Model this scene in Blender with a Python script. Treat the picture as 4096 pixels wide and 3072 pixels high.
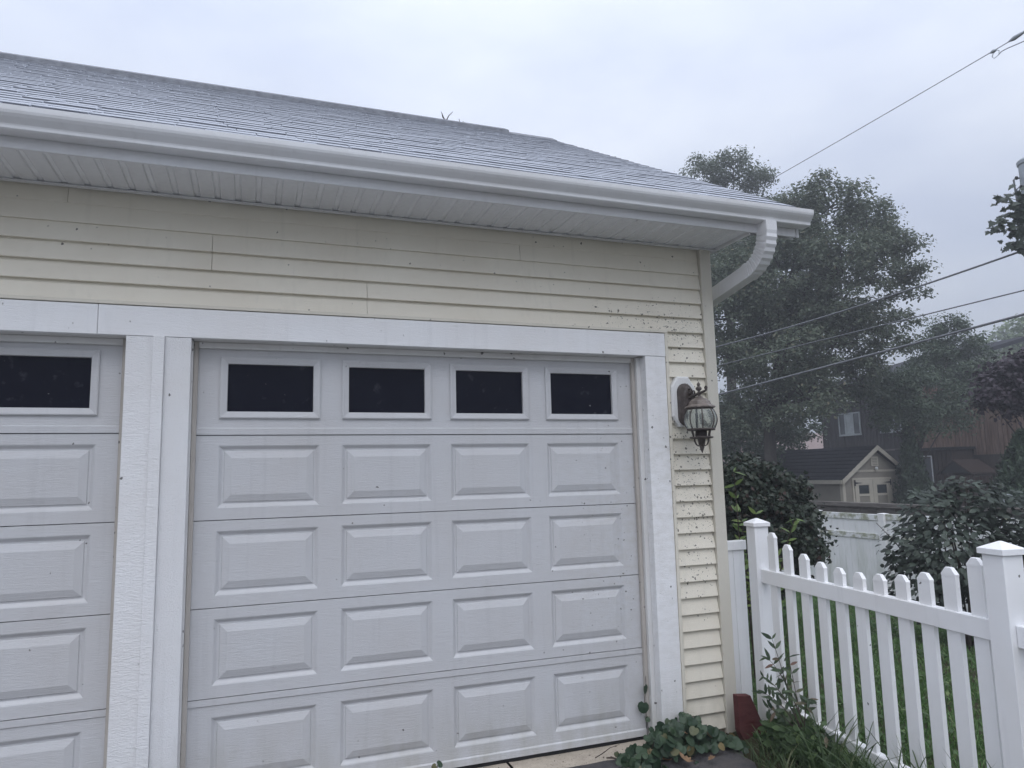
import bpy, bmesh, math, random
import numpy as np
from mathutils import Matrix, Vector

random.seed(7); rng = np.random.default_rng(7)
for o in list(bpy.data.objects): bpy.data.objects.remove(o)
SC = bpy.context.scene
COL = SC.collection
R = math.radians

# ------------------------------------------------------------------ camera, sky, sun, exposure
cam = bpy.data.cameras.new('camera'); co = bpy.data.objects.new('camera', cam); COL.objects.link(co)
_f = Vector((0.33985, 0.93199, 0.12623)); _r = Vector((0.93926, -0.34237, -0.02363))
_f.normalize(); _u = _r.cross(_f).normalized(); _r = _f.cross(_u)
co.matrix_world = Matrix(((_r.x, _u.x, -_f.x, -2.366), (_r.y, _u.y, -_f.y, -4.188), (_r.z, _u.z, -_f.z, 1.662), (0, 0, 0, 1)))
cam.sensor_width = 36; cam.lens = 24.98; cam.clip_start = .05; cam.clip_end = 2000
SC.camera = co

SUN_AZ, SUN_EL = 196.0, 58.0          # degrees from +y towards +x, and above the horizon
SD = Vector((math.sin(R(SUN_AZ))*math.cos(R(SUN_EL)), math.cos(R(SUN_AZ))*math.cos(R(SUN_EL)), math.sin(R(SUN_EL))))
world = bpy.data.worlds.new('World'); SC.world = world; world.use_nodes = True
wn = world.node_tree; wn.nodes.clear()
def W(t): return wn.nodes.new(t)
out = W('ShaderNodeOutputWorld'); mixs = W('ShaderNodeMixShader')
bg1 = W('ShaderNodeBackground'); bg2 = W('ShaderNodeBackground')
sky = W('ShaderNodeTexSky'); sky.sky_type = 'NISHITA'; sky.sun_disc = False
sky.sun_elevation = R(SUN_EL); sky.sun_rotation = R(SUN_AZ); sky.dust_density = 3; sky.air_density = 1.2
wn.links.new(sky.outputs[0], bg1.inputs[0]); bg1.inputs[1].default_value = 0.10
tc = W('ShaderNodeTexCoord')
nz = W('ShaderNodeTexNoise'); nz.inputs['Scale'].default_value = 2.6; nz.inputs['Detail'].default_value = 4; nz.inputs['Roughness'].default_value = .5
mp = W('ShaderNodeMapping'); mp.inputs['Scale'].default_value = (1, 1, 2.4)
wn.links.new(tc.outputs['Generated'], mp.inputs[0]); wn.links.new(mp.outputs[0], nz.inputs['Vector'])
rp = W('ShaderNodeValToRGB')
rp.color_ramp.elements[0].position = .3; rp.color_ramp.elements[0].color = (.70, .775, .96, 1)
rp.color_ramp.elements[1].position = .68; rp.color_ramp.elements[1].color = (.93, .995, 1.13, 1)
wn.links.new(nz.outputs[0], rp.inputs[0])
# overcast: brighter towards the zenith and round the hidden sun
sx = W('ShaderNodeSeparateXYZ'); wn.links.new(tc.outputs['Generated'], sx.inputs[0])
m1 = W('ShaderNodeMath'); m1.operation = 'MULTIPLY_ADD'; m1.use_clamp = False
wn.links.new(sx.outputs[2], m1.inputs[0]); m1.inputs[1].default_value = 1.22; m1.inputs[2].default_value = .53
dt = W('ShaderNodeVectorMath'); dt.operation = 'DOT_PRODUCT'; wn.links.new(tc.outputs['Generated'], dt.inputs[0]); dt.inputs[1].default_value = SD
cl = W('ShaderNodeMath'); cl.operation = 'MAXIMUM'; wn.links.new(dt.outputs['Value'], cl.inputs[0]); cl.inputs[1].default_value = 0
pw = W('ShaderNodeMath'); pw.operation = 'POWER'; wn.links.new(cl.outputs[0], pw.inputs[0]); pw.inputs[1].default_value = 7
ad = W('ShaderNodeMath'); ad.operation = 'MULTIPLY_ADD'; wn.links.new(pw.outputs[0], ad.inputs[0]); ad.inputs[1].default_value = .20; wn.links.new(m1.outputs[0], ad.inputs[2])
wn.links.new(rp.outputs[0], bg2.inputs[0]); wn.links.new(ad.outputs[0], bg2.inputs[1])
mixs.inputs[0].default_value = .88
wn.links.new(bg1.outputs[0], mixs.inputs[1]); wn.links.new(bg2.outputs[0], mixs.inputs[2]); wn.links.new(mixs.outputs[0], out.inputs[0])

sl = bpy.data.lights.new('sun', 'SUN'); sl.energy = .8; sl.angle = R(50); sl.color = (1, .985, .97)
so = bpy.data.objects.new('sun', sl); COL.objects.link(so)
so.rotation_euler = SD.to_track_quat('Z', 'Y').to_euler()
SC.view_settings.view_transform = 'Standard'; SC.view_settings.look = 'None'
SC.view_settings.exposure = 0.0; SC.view_settings.gamma = 1.0; SC.view_settings.use_curve_mapping = False
SC.render.engine = 'CYCLES'
SC.cycles.max_bounces = 5; SC.cycles.diffuse_bounces = 3; SC.cycles.transparent_max_bounces = 8
SC.cycles.use_denoising = True; SC.cycles.use_adaptive_sampling = True; SC.cycles.adaptive_threshold = .03

# ------------------------------------------------------------------ materials
class NT:
    def __init__(s, name):
        s.m = bpy.data.materials.new(name); s.m.use_nodes = True; s.t = s.m.node_tree; s.t.nodes.clear()
        s.out = s.n('ShaderNodeOutputMaterial'); s.b = s.n('ShaderNodeBsdfPrincipled'); s.l(s.b.outputs[0], s.out.inputs[0])
        s._pos = None
    def n(s, t): return s.t.nodes.new(t)
    def l(s, a, b): s.t.links.new(a, b)
    def pos(s):
        if s._pos is None: s._pos = s.n('ShaderNodeNewGeometry').outputs['Position']
        return s._pos
    def mapped(s, scale, src=None):
        v = s.n('ShaderNodeVectorMath'); v.operation = 'MULTIPLY'; s.l(src or s.pos(), v.inputs[0]); v.inputs[1].default_value = scale
        return v.outputs[0]
    def noise(s, vec, scale=1, detail=3, rough=.55, dist=0):
        q = s.n('ShaderNodeTexNoise'); s.l(vec, q.inputs['Vector']); q.inputs['Scale'].default_value = scale
        q.inputs['Detail'].default_value = detail; q.inputs['Roughness'].default_value = rough; q.inputs['Distortion'].default_value = dist
        return q.outputs[0]
    def vor(s, vec, scale, feat='F1'):
        q = s.n('ShaderNodeTexVoronoi'); q.feature = feat; s.l(vec, q.inputs['Vector']); q.inputs['Scale'].default_value = scale
        return q
    def math(s, op, a, b=0.0, c=0.0, clamp=False):
        q = s.n('ShaderNodeMath'); q.operation = op; q.use_clamp = clamp
        for i, v in enumerate((a, b, c)):
            if isinstance(v, (int, float)): q.inputs[i].default_value = v
            else: s.l(v, q.inputs[i])
        return q.outputs[0]
    def rng(s, v, a, b, c=0., d=1.):
        q = s.n('ShaderNodeMapRange'); s.l(v, q.inputs[0])
        for i, x in enumerate((a, b, c, d)): q.inputs[i+1].default_value = x
        return q.outputs[0]
    def mix(s, fac, a, b):
        q = s.n('ShaderNodeMix'); q.data_type = 'RGBA'
        if isinstance(fac, (int, float)): q.inputs[0].default_value = fac
        else: s.l(fac, q.inputs[0])
        for i, v in ((6, a), (7, b)):
            if isinstance(v, tuple): q.inputs[i].default_value = (*v, 1)
            else: s.l(v, q.inputs[i])
        return q.outputs[2]
    def bump(s, h, strength=.3, dist=.01):
        q = s.n('ShaderNodeBump'); s.l(h, q.inputs['Height']); q.inputs['Strength'].default_value = strength; q.inputs['Distance'].default_value = dist
        s.l(q.outputs[0], s.b.inputs['Normal'])
    def fin(s, col, rough=.6, spec=.3, metal=0.):
        if isinstance(col, tuple): s.b.inputs['Base Color'].default_value = (*col, 1)
        else: s.l(col, s.b.inputs['Base Color'])
        if isinstance(rough, (int, float)): s.b.inputs['Roughness'].default_value = rough
        else: s.l(rough, s.b.inputs['Roughness'])
        s.b.inputs['Specular IOR Level'].default_value = spec; s.b.inputs['Metallic'].default_value = metal
        return s.m
def specks(t, dens, scale=62., size=.52):
    """fly specks and mildew dots: irregular dots, share of cells set by dens (float or socket)"""
    w = t.noise(t.pos(), 55, 2)
    wv = t.n('ShaderNodeVectorMath'); wv.operation = 'SCALE'; t.l(t.mapped((1, 1, 1)), wv.inputs[0]); wv.inputs['Scale'].default_value = 1
    jit = t.n('ShaderNodeTexNoise'); t.l(t.pos(), jit.inputs['Vector']); jit.inputs['Scale'].default_value = 60
    jm = t.n('ShaderNodeVectorMath'); jm.operation = 'MULTIPLY_ADD'; t.l(jit.outputs['Color'], jm.inputs[0]); jm.inputs[1].default_value = (.018, .018, .018); t.l(wv.outputs[0], jm.inputs[2])
    v = t.vor(jm.outputs[0], scale)
    sp = t.n('ShaderNodeSeparateColor'); t.l(v.outputs['Color'], sp.inputs[0])
    on = t.math('LESS_THAN', sp.outputs[0], dens)
    rad = t.math('MULTIPLY', sp.outputs[1], size)
    dot = t.rng(t.math('SUBTRACT', rad, v.outputs['Distance']), 0., .05)
    return t.math('MULTIPLY', on, dot)
def blob(t, cx, cz, rx, rz):
    s = t.n('ShaderNodeSeparateXYZ'); t.l(t.pos(), s.inputs[0])
    dx = t.math('MULTIPLY_ADD', s.outputs[0], 1/rx, -cx/rx); dz = t.math('MULTIPLY_ADD', s.outputs[2], 1/rz, -cz/rz)
    d = t.math('SQRT', t.math('ADD', t.math('MULTIPLY', dx, dx), t.math('MULTIPLY', dz, dz)))
    return t.rng(d, 1., 0., 0., 1.)
def M_simple(name, col, rough=.6, spec=.3, var=.12, vs=6., bs=0., bscale=60., metal=0.):
    t = NT(name); n = t.noise(t.pos(), vs, 4)
    k = t.rng(n, .3, .7, 0, 1)
    c = t.mix(k, tuple(x*(1-var) for x in col), tuple(min(1, x*(1+var)) for x in col))
    if bs: t.bump(t.noise(t.pos(), bscale, 4), bs, .01)
    return t.fin(c, rough, spec, metal)
def M_paint(name, col, rough, gs, gstr, sp_base, sp_blob=None, sp_amt=0., dirt=.06, spec=.3, gdist=.004):
    """painted board with embossed grain (gs = noise scale per axis), soft grime and specks"""
    t = NT(name)
    g = t.noise(t.mapped(gs), 1, 5, .6, 1.2)
    t.bump(g, gstr, gdist)
    big = t.noise(t.pos(), 1.7, 4, .6)
    c = t.mix(t.rng(big, .35, .72), col, tuple(x*(1-dirt)*(1-.02*i) for i, x in enumerate(col)))
    dens = sp_base
    if sp_blob:
        m = None
        for bl in sp_blob:
            b = blob(t, *bl); m = b if m is None else t.math('MAXIMUM', m, b)
        cl = t.rng(t.noise(t.pos(), 7, 4, .7), .28, .74)
        dens = t.math('MULTIPLY_ADD', t.math('MULTIPLY', m, cl), sp_amt, sp_base)
    zz = t.n('ShaderNodeSeparateXYZ'); t.l(t.pos(), zz.inputs[0])
    gr = t.math('MULTIPLY', t.rng(zz.outputs[2], .42, .0), t.rng(t.noise(t.mapped((9, 9, 3)), 1, 5, .65), .38, .75))
    c = t.mix(t.math('MULTIPLY', gr, .55), c, (.36, .35, .27))
    st = t.math('MULTIPLY', t.rng(t.noise(t.mapped((22, 22, .9)), 1, 4, .6), .56, .78), .22)
    c = t.mix(st, c, tuple(x*.62 for x in col))
    s = specks(t, dens)
    c = t.mix(t.math('MULTIPLY', s, .85), c, (.055, .05, .042))
    if sp_blob:
        sn = t.math('MULTIPLY', t.math('MULTIPLY', m, t.rng(t.noise(t.mapped((14, 14, 30)), 1, 5, .7), .42, .72)), .30)
        c = t.mix(sn, c, (.40, .37, .29))
        f = t.math('MULTIPLY', specks(t, dens, 105., .5), .75)
        c = t.mix(f, c, (.10, .09, .07))
    return t.fin(c, rough, spec)
MAT = {}
MAT['door'] = M_paint('door_paint', (.63, .635, .65), .42, (14, 14, 150), .6, .0012, [(0., 1.2, .75, 1.5)], .035, .05, .35)
MAT['trim'] = M_paint('trim_paint', (.89, .895, .905), .5, (16, 16, 130), .5, .004, [(.15, 1.5, .7, 1.7)], .03, .05)
MAT['rough_trim'] = M_paint('rough_sawn_paint', (.89, .895, .905), .45, (30, 30, 120), .9, .004, None, 0, .05, .4, .006)
MAT['rough_trim2'] = M_paint('roller_stipple_paint', (.89, .895, .905), .40, (140, 60, 140), .9, .003, None, 0, .04, .45, .006)
MAT['siding'] = M_paint('cream_vinyl', (.80, .755, .645), .5, (10, 10, 130), .25, .004, [(.42, 1.55, .8, .90), (.35, 2.60, .9, .25)], .75, .07)
MAT['cream_trim'] = M_paint('cream_trim', (.76, .72, .62), .5, (40, 40, 40), .1, .012, [(.4, 1.5, .5, .9)], .35, .07)
MAT['corner'] = M_paint('almond_corner', (.66, .63, .55), .5, (40, 40, 40), .1, .006, None, 0, .08)
MAT['jamb'] = M_paint('jamb_paint', (.78, .78, .77), .5, (60, 60, 12), .3, .03, None, 0, .1)
MAT['stop'] = M_paint('tan_weatherstrip', (.52, .485, .445), .6, (30, 30, 10), .2, .03, None, 0, .15)
MAT['gutter'] = M_paint('white_aluminium', (.80, .81, .83), .32, (8, 8, 8), .03, .0008, None, 0, .06, .45)
MAT['fascia'] = M_paint('white_fascia', (.76, .77, .79), .4, (8, 8, 8), .03, .001, None, 0, .06)
def M_soffit(perf):
    t = NT('soffit_vinyl'); col = (.86, .87, .89)
    if perf:
        s = t.n('ShaderNodeSeparateXYZ'); t.l(t.pos(), s.inputs[0])
        a = t.math('SINE', t.math('MULTIPLY', s.outputs[0], 2*math.pi/.0075)); b = t.math('SINE', t.math('MULTIPLY', s.outputs[1], 2*math.pi/.011))
        h = t.math('GREATER_THAN', t.math('MULTIPLY', a, b), .35)
        n = t.rng(t.noise(t.pos(), 40, 2), .3, .7, .5, 1)
        c = t.mix(t.math('MULTIPLY', h, n), col, (.42, .42, .44))
        return t.fin(c, .5)
    n = t.noise(t.pos(), 5, 3)
    return t.fin(t.mix(t.rng(n, .4, .7), col, (.76, .77, .79)), .5)
MAT['soffit'] = M_soffit(False); MAT['soffit_perf'] = M_soffit(True)
def M_shingle(name, a, b, per_object=True):
    t = NT(name)
    g = t.noise(t.pos(), 260, 2); p = t.noise(t.mapped((9, 18, 18)), 1, 3)
    c = t.mix(t.rng(p, .35, .65), a, b)
    if per_object:
        oi = t.n('ShaderNodeObjectInfo'); c = t.mix(t.math('MULTIPLY', oi.outputs['Random'], .55), c, b)
    else:
        at = t.n('ShaderNodeAttribute'); at.attribute_name = 'tint'; c = t.mix(t.math('MULTIPLY', at.outputs['Fac'], .55), c, b)
    c = t.mix(t.rng(g, .45, .7, 0, .45), c, (.56, .57, .60))
    t.bump(g, .6, .004)
    return t.fin(c, .95, .12)
MAT['shingle'] = M_shingle('grey_shingle', (.40, .425, .475), (.51, .535, .59))
MAT['shingle_edge'] = M_simple('shingle_cut_edge_shade', (.25, .26, .29), .9, .1, .3, 12)  # dark cut asphalt, plus the shade line of each course put into the colour
MAT['ridge'] = M_simple('ridge_shingle', (.25, .26, .285), .9, .2, .22, 14, .4, 120)
MAT['shingle_far'] = M_shingle('grey_shingle_far', (.40, .425, .475), (.51, .535, .59), False)
def M_glass_dark():
    t = NT('tinted_window'); n = t.noise(t.pos(), 14, 5); s = specks(t, .02, 60, .5)
    d = t.math('MULTIPLY', t.rng(n, .62, .80), .10)
    c = t.mix(d, (.008, .009, .018), (.45, .47, .52)); c = t.mix(t.math('MULTIPLY', s, .3), c, (.5, .5, .5))
    m = t.fin(c, t.rng(n, .3, .7, .06, .16), .3); t.b.inputs['IOR'].default_value = 1.3
    return m
MAT['pane'] = M_glass_dark()
MAT['bronze'] = M_simple('weathered_bronze', (.080, .066, .060), .5, .4, .35, 30, .25, 90)
MAT['bronze_top'] = M_simple('chalky_bronze', (.19, .16, .14), .45, .4, .4, 25, .2, 90)
def M_lampglass():
    t = NT('lamp_glass'); n = t.noise(t.mapped((30, 30, 9)), 1, 3)
    t.bump(n, .25, .01); m = t.fin((.62, .67, .66), .08, .5); t.b.inputs['Transmission Weight'].default_value = .85; t.b.inputs['IOR'].default_value = 1.25
    return m
MAT['lampglass'] = M_lampglass()
MAT['vinyl'] = M_paint('white_vinyl', (.92, .925, .935), .35, (10, 10, 10), .03, .0012, None, 0, .05, .4)
def M_vinyl_dirty():
    t = NT('mildewed_vinyl'); s = t.n('ShaderNodeSeparateXYZ'); t.l(t.pos(), s.inputs[0])
    n = t.noise(t.mapped((3, 5, 1.1)), 1, 5, .65); k = t.math('MULTIPLY', t.rng(n, .42, .68), t.rng(s.outputs[2], .75, -.45, .08, .62))
    c = t.mix(k, (.92, .925, .935), (.42, .46, .36))
    return t.fin(c, .45, .3)
MAT['vinyl_dirty'] = M_vinyl_dirty()
def M_rail_dirty():
    t = NT('algae_rail'); n = t.noise(t.mapped((4, 7, 9)), 1, 5, .65)
    return t.fin(t.mix(t.rng(n, .42, .6), (.84, .85, .86), (.36, .37, .27)), .5)
MAT['rail_dirty'] = M_rail_dirty()
def M_wood(name, a, b, sc=(20, 20, 1.5), rough=.8):
    t = NT(name); n = t.noise(t.mapped(sc), 1, 5, .65, .4); oi = t.n('ShaderNodeObjectInfo')
    c = t.mix(t.rng(n, .35, .68), a, b); c = t.mix(t.math('MULTIPLY', oi.outputs['Random'], .5), c, a)
    t.bump(n, .4, .01)
    return t.fin(c, rough, .15)
MAT['greywood'] = M_wood('weathered_grey_wood', (.10, .09, .082), (.20, .185, .17), (3, 3, 25))
MAT['darkwood'] = M_wood('dark_board_siding', (.030, .028, .030), (.062, .057, .058))
MAT['brownwood'] = M_wood('brown_board_siding', (.12, .075, .055), (.30, .205, .16))
MAT['brownwood2'] = M_wood('dark_brown_boards', (.045, .030, .025), (.095, .066, .055))
MAT['redboard'] = M_wood('red_painted_board', (.085, .030, .029), (.115, .042, .040), (12, 12, 30), .6)
MAT['pole'] = M_wood('pole_wood', (.09, .07, .055), (.16, .13, .10))
MAT['shedwall'] = M_simple('shed_wall', (.30, .275, .235), .7, .2, .06, 3)
MAT['shedtrim'] = M_simple('shed_trim', (.56, .52, .44), .6, .25, .06, 3)
MAT['shedroof'] = M_simple('shed_shingle', (.022, .023, .030), .9, .15, .35, 9, .5, 30)
MAT['pinkroof'] = M_simple('pinkish_shingle', (.27, .205, .19), .9, .15, .15, 6, .5, 20)
MAT['housewin'] = M_simple('house_window', (.05, .06, .065), .15, .5, .5, 2)
MAT['curtain'] = M_simple('curtain', (.33, .36, .37), .8, .2, .2, 4)
MAT['metal'] = M_simple('galvanised', (.38, .41, .44), .45, .4, .1, 5, metal=.2)
MAT['cable'] = M_simple('grey_cable', (.17, .175, .19), .6, .3, .3, 20)
MAT['white'] = M_simple('white_plastic', (.82, .83, .84), .4, .4, .03, 5)
MAT['dark'] = M_simple('black_iron', (.02, .02, .022), .6, .3, .2, 20)
MAT['brick'] = M_simple('pink_wall', (.34, .23, .20), .9, .1, .2, 4)
def M_asphalt():
    t = NT('asphalt'); v = t.vor(t.pos(), 150); n = t.noise(t.pos(), 5, 5, .65); f = t.noise(t.pos(), 300, 2)
    c = t.mix(t.rng(n, .4, .7), (.06, .06, .065), (.135, .12, .115)); s_ = t.n('ShaderNodeSeparateXYZ'); t.l(t.pos(), s_.inputs[0]); c = t.mix(t.rng(s_.outputs[1], -.9, -1.5), c, (.27, .265, .26)); c = t.mix(t.rng(f, .5, .75, 0, .5), c, (.17, .16, .155))  # drive out of view is lightened to bounce light up under the soffit
    t.bump(v.outputs['Distance'], .8, .006); return t.fin(c, .85, .3)
MAT['asphalt'] = M_asphalt()
def M_concrete():
    t = NT('old_concrete'); n = t.noise(t.pos(), 7, 6, .7); f = t.noise(t.pos(), 90, 4)
    c = t.mix(t.rng(n, .35, .7), (.50, .44, .36), (.36, .31, .255)); c = t.mix(t.rng(f, .55, .72, 0, .7), c, (.20, .17, .14))
    c = t.mix(specks(t, .12, 60, .4), c, (.06, .05, .04))
    t.bump(f, .6, .006); return t.fin(c, .9, .2)
MAT['concrete'] = M_concrete()
def M_soil():
    t = NT('soil'); n = t.noise(t.pos(), 8, 6, .7); c = t.mix(t.rng(n, .35, .65), (.030, .042, .018), (.062, .05, .034))
    t.bump(t.noise(t.pos(), 60, 4), .8, .02); return t.fin(c, .95, .1)
MAT['soil'] = M_soil()
def M_leaf(name, a, b, c3=None, trans=.25, rough=.5, spec=.3, objrand=False):
    t = NT(name)
    if objrand: f = t.n('ShaderNodeObjectInfo').outputs['Random']
    else:
        at = t.n('ShaderNodeAttribute'); at.attribute_name = 'tint'; f = at.outputs['Fac']
    c = t.mix(f, a, b)
    if c3: c = t.mix(t.rng(f, .9, 1.0), c, c3)
    t.fin(c, rough, spec)
    tr = t.n('ShaderNodeBsdfTranslucent'); t.l(c, tr.inputs[0]); mx = t.n('ShaderNodeMixShader'); mx.inputs[0].default_value = trans
    t.l(t.b.outputs[0], mx.inputs[1]); t.l(tr.outputs[0], mx.inputs[2]); t.l(mx.outputs[0], t.out.inputs[0])
    return t.m
MAT['oakleaf'] = M_leaf('oak_leaf', (.095, .125, .085), (.175, .205, .145), (.20, .185, .12), .35)
MAT['treeleaf'] = M_leaf('tree_leaf', (.055, .09, .055), (.11, .145, .09))
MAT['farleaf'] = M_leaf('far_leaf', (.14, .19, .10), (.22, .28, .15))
MAT['purple'] = M_leaf('purple_maple_leaf', (.030, .022, .030), (.075, .055, .07), None, .12)
MAT['jmaple'] = M_leaf('dark_maple_leaf', (.032, .050, .034), (.066, .078, .056), (.085, .05, .045), .18)
MAT['evergreen'] = M_leaf('evergreen_spray', (.022, .042, .026), (.055, .085, .048), None, .1)
MAT['vib'] = M_leaf('viburnum_leaf', (.022, .032, .023), (.055, .072, .055), None, .12, .5, .3)
MAT['vib_o'] = M_leaf('viburnum_leaf_single', (.028, .042, .030), (.075, .098, .075), None, .12, .48, .35, True)
MAT['ivy_o'] = M_leaf('ivy_leaf', (.026, .052, .030), (.066, .105, .058), (.22, .17, .08), .15, .45, .35, True)
MAT['weed'] = M_leaf('weed_leaf', (.040, .072, .030), (.10, .16, .06), (.16, .22, .08), .25)
MAT['grass'] = M_leaf('grass_blade', (.060, .140, .040), (.145, .250, .085), (.22, .26, .12), .25, .45, .35)
MAT['tallgrass'] = M_leaf('tall_grass_blade', (.05, .085, .035), (.12, .17, .08), (.22, .21, .12), .25)
MAT['sap_o'] = M_leaf('sapling_leaf', (.035, .062, .034), (.085, .12, .06), (.22, .13, .10), .2, .45, .4, True)
MAT['forsy_o'] = M_leaf('bright_leaf', (.10, .17, .05), (.24, .32, .10), None, .3, .45, .4, True)
MAT['branch_o'] = M_leaf('maple_leaf', (.035, .050, .036), (.075, .095, .066), None, .2, .45, .35, True)
MAT['deadleaf'] = M_simple('dead_leaf', (.24, .15, .09), .8, .2, .3, 40)
MAT['bark'] = M_wood('bark', (.035, .030, .028), (.085, .075, .065), (9, 9, 2))
MAT['twig'] = M_simple('twig', (.07, .055, .045), .8, .2, .3, 20)

# ------------------------------------------------------------------ mesh helpers
def tag(o, label=None, cat=None, group=None, kind=None):
    if label: o['label'] = label
    if cat: o['category'] = cat
    if group: o['group'] = group
    if kind: o['kind'] = kind
    return o
def link(name, me, parent=None, mat=None):
    o = bpy.data.objects.new(name, me)
    if mat is not None and me is not None and not me.materials: me.materials.append(MAT[mat])
    COL.objects.link(o)
    if parent is not None:
        o.parent = parent
        if parent.type == 'EMPTY': o.matrix_parent_inverse = Matrix.Translation(-parent.location)
    return o
def empty(name, loc, label=None, cat=None, group=None):
    o = bpy.data.objects.new(name, None); o.location = loc; o.empty_display_size = .1; COL.objects.link(o)
    return tag(o, label, cat, group)
class MB:
    def __init__(s): s.v = []; s.f = []
    def add(s, vs, fs):
        b = len(s.v); s.v += [tuple(p) for p in vs]; s.f += [tuple(b+i for i in f) for f in fs]; return s
    def box(s, x0, x1, y0, y1, z0, z1):
        return s.add([(x, y, z) for z in (z0, z1) for x, y in ((x0, y0), (x1, y0), (x1, y1), (x0, y1))],
                     [(3, 2, 1, 0), (4, 5, 6, 7), (0, 1, 5, 4), (1, 2, 6, 5), (2, 3, 7, 6), (3, 0, 4, 7)])
    def hexa(s, a, b):   # bottom quad, top quad (ccw from above)
        return s.add(list(a)+list(b), [(3, 2, 1, 0), (4, 5, 6, 7), (0, 1, 5, 4), (1, 2, 6, 5), (2, 3, 7, 6), (3, 0, 4, 7)])
    def prism(s, pts, vec):   # polygon pts (3d) extruded by vec
        n = len(pts); q = [tuple(p) for p in pts] + [tuple(p[i]+vec[i] for i in range(3)) for p in pts]
        return s.add(q, [tuple(range(n-1, -1, -1)), tuple(range(n, 2*n))] + [(i, (i+1) % n, n+(i+1) % n, n+i) for i in range(n)])
    def tube(s, pts, rad, n=8, cap=True):
        pts = [Vector(p) for p in pts]; m = len(pts)
        if isinstance(rad, (int, float)): rad = [rad]*m
        rings = []; ref = Vector((0.31, .17, .93))
        for i, p in enumerate(pts):
            d = (pts[min(i+1, m-1)]-pts[max(i-1, 0)]).normalized()
            a = d.cross(ref)
            if a.length < .05: a = d.cross(Vector((1, 0, 0)))
            a.normalize(); b = d.cross(a)
            rings.append([p+(a*math.cos(2*math.pi*k/n)+b*math.sin(2*math.pi*k/n))*rad[i] for k in range(n)])
        vs = [v for r in rings for v in r]
        fs = [(i*n+k, i*n+(k+1) % n, (i+1)*n+(k+1) % n, (i+1)*n+k) for i in range(m-1) for k in range(n)]
        if cap: fs += [tuple(range(n-1, -1, -1)), tuple((m-1)*n+k for k in range(n))]
        return s.add(vs, fs)
    def lathe(s, prof, c, n=20, flat=False):   # prof (r,z)
        vs = [(c[0]+r*math.cos(2*math.pi*k/n), c[1]+r*math.sin(2*math.pi*k/n), c[2]+z) for r, z in prof for k in range(n)]
        m = len(prof)
        fs = [(i*n+k, i*n+(k+1) % n, (i+1)*n+(k+1) % n, (i+1)*n+k) for i in range(m-1) for k in range(n)]
        fs += [tuple(range(n-1, -1, -1)), tuple((m-1)*n+k for k in range(n))]
        return s.add(vs, fs)
    def rings(s, x0, x1, z0, z1, prof, cap=True):   # rectangular rings in a facade plane; prof (inset, y)
        vs = []
        for d, y in prof: vs += [(x0+d, y, z0+d), (x1-d, y, z0+d), (x1-d, y, z1-d), (x0+d, y, z1-d)]
        m = len(prof); fs = [(i*4+k, i*4+(k+1) % 4, i*4+4+(k+1) % 4, i*4+4+k) for i in range(m-1) for k in range(4)]
        if cap: fs.append(tuple((m-1)*4+k for k in range(4)))
        return s.add(vs, fs)
    def mesh(s, name, smooth=False):
        me = bpy.data.meshes.new(name); me.from_pydata(s.v, [], s.f); me.update()
        if smooth: me.polygons.foreach_set('use_smooth', [True]*len(me.polygons))
        return me
    def build(s, name, mat, parent=None, smooth=False, bevel=0.):
        me = s.mesh(name, smooth)
        if bevel:
            bm = bmesh.new(); bm.from_mesh(me)
            bmesh.ops.bevel(bm, geom=bm.edges[:], offset=bevel, segments=1, affect='EDGES'); bm.to_mesh(me); bm.free()
        return link(name, me, parent, mat)
def box(name, mat, parent, x0, x1, y0, y1, z0, z1, bevel=0.):
    return MB().box(x0, x1, y0, y1, z0, z1).build(name, mat, parent, bevel=bevel)

# leaf templates: (verts, faces), leaf lies in xy with its stalk at the origin pointing +y, length 1
def fan(out, fold=.12, droop=.15):
    vs = [(0, 0, 0)] + [(x, y, -fold*abs(x)*0 + fold*abs(x) - droop*y*y) for x, y in out]
    vs[0] = (0, .35, -droop*.12)
    n = len(out); return vs, [(0, 1+i, 1+(i+1) % n) for i in range(n)]
L_OVATE = fan([(0, 0), (.2, .12), (.31, .38), (.24, .68), (0, 1.), (-.24, .68), (-.31, .38), (-.2, .12)])
L_LANCE = fan([(0, 0), (.12, .2), (.16, .45), (.10, .75), (0, 1.), (-.10, .75), (-.16, .45), (-.12, .2)])
L_HEART = fan([(0, 0), (.2, -.12), (.44, .06), (.50, .36), (.34, .70), (.10, .86), (-.10, .86), (-.34, .70), (-.50, .36), (-.44, .06), (-.2, -.12)], .1, .2)
L_MAPLE = fan([(0, 0), (.12, .06), (.40, -.02), (.30, .16), (.56, .36), (.36, .40), (.40, .56), (.20, .60), (.22, .72), (0, 1.), (-.22, .72), (-.20, .60), (-.40, .56), (-.36, .40), (-.56, .36), (-.30, .16), (-.40, -.02), (-.12, .06)], .1, .25)
L_OAK = ([(0, 0, 0), (.26, .35, .06), (.20, .8, .0), (0, 1, -.1), (-.2, .8, 0), (-.26, .35, .06)], [(0, 1, 2, 3), (0, 3, 4, 5)])
L_QUAD = ([(0, 0, 0), (.3, .5, .06), (0, 1, -.08), (-.3, .5, .06)], [(0, 1, 2), (0, 2, 3)])
def leaf_frames(nrm, n, spin=None):
    """rotation matrices whose z is nrm (n,3) and y is a random direction in the leaf's plane"""
    nrm = nrm/np.linalg.norm(nrm, axis=1, keepdims=True)
    t = rng.normal(size=(n, 3)) if spin is None else spin
    y = t - (t*nrm).sum(1, keepdims=True)*nrm; y /= np.linalg.norm(y, axis=1, keepdims=True)+1e-9
    x = np.cross(y, nrm)
    return np.stack([x, y, nrm], axis=2)
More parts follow.
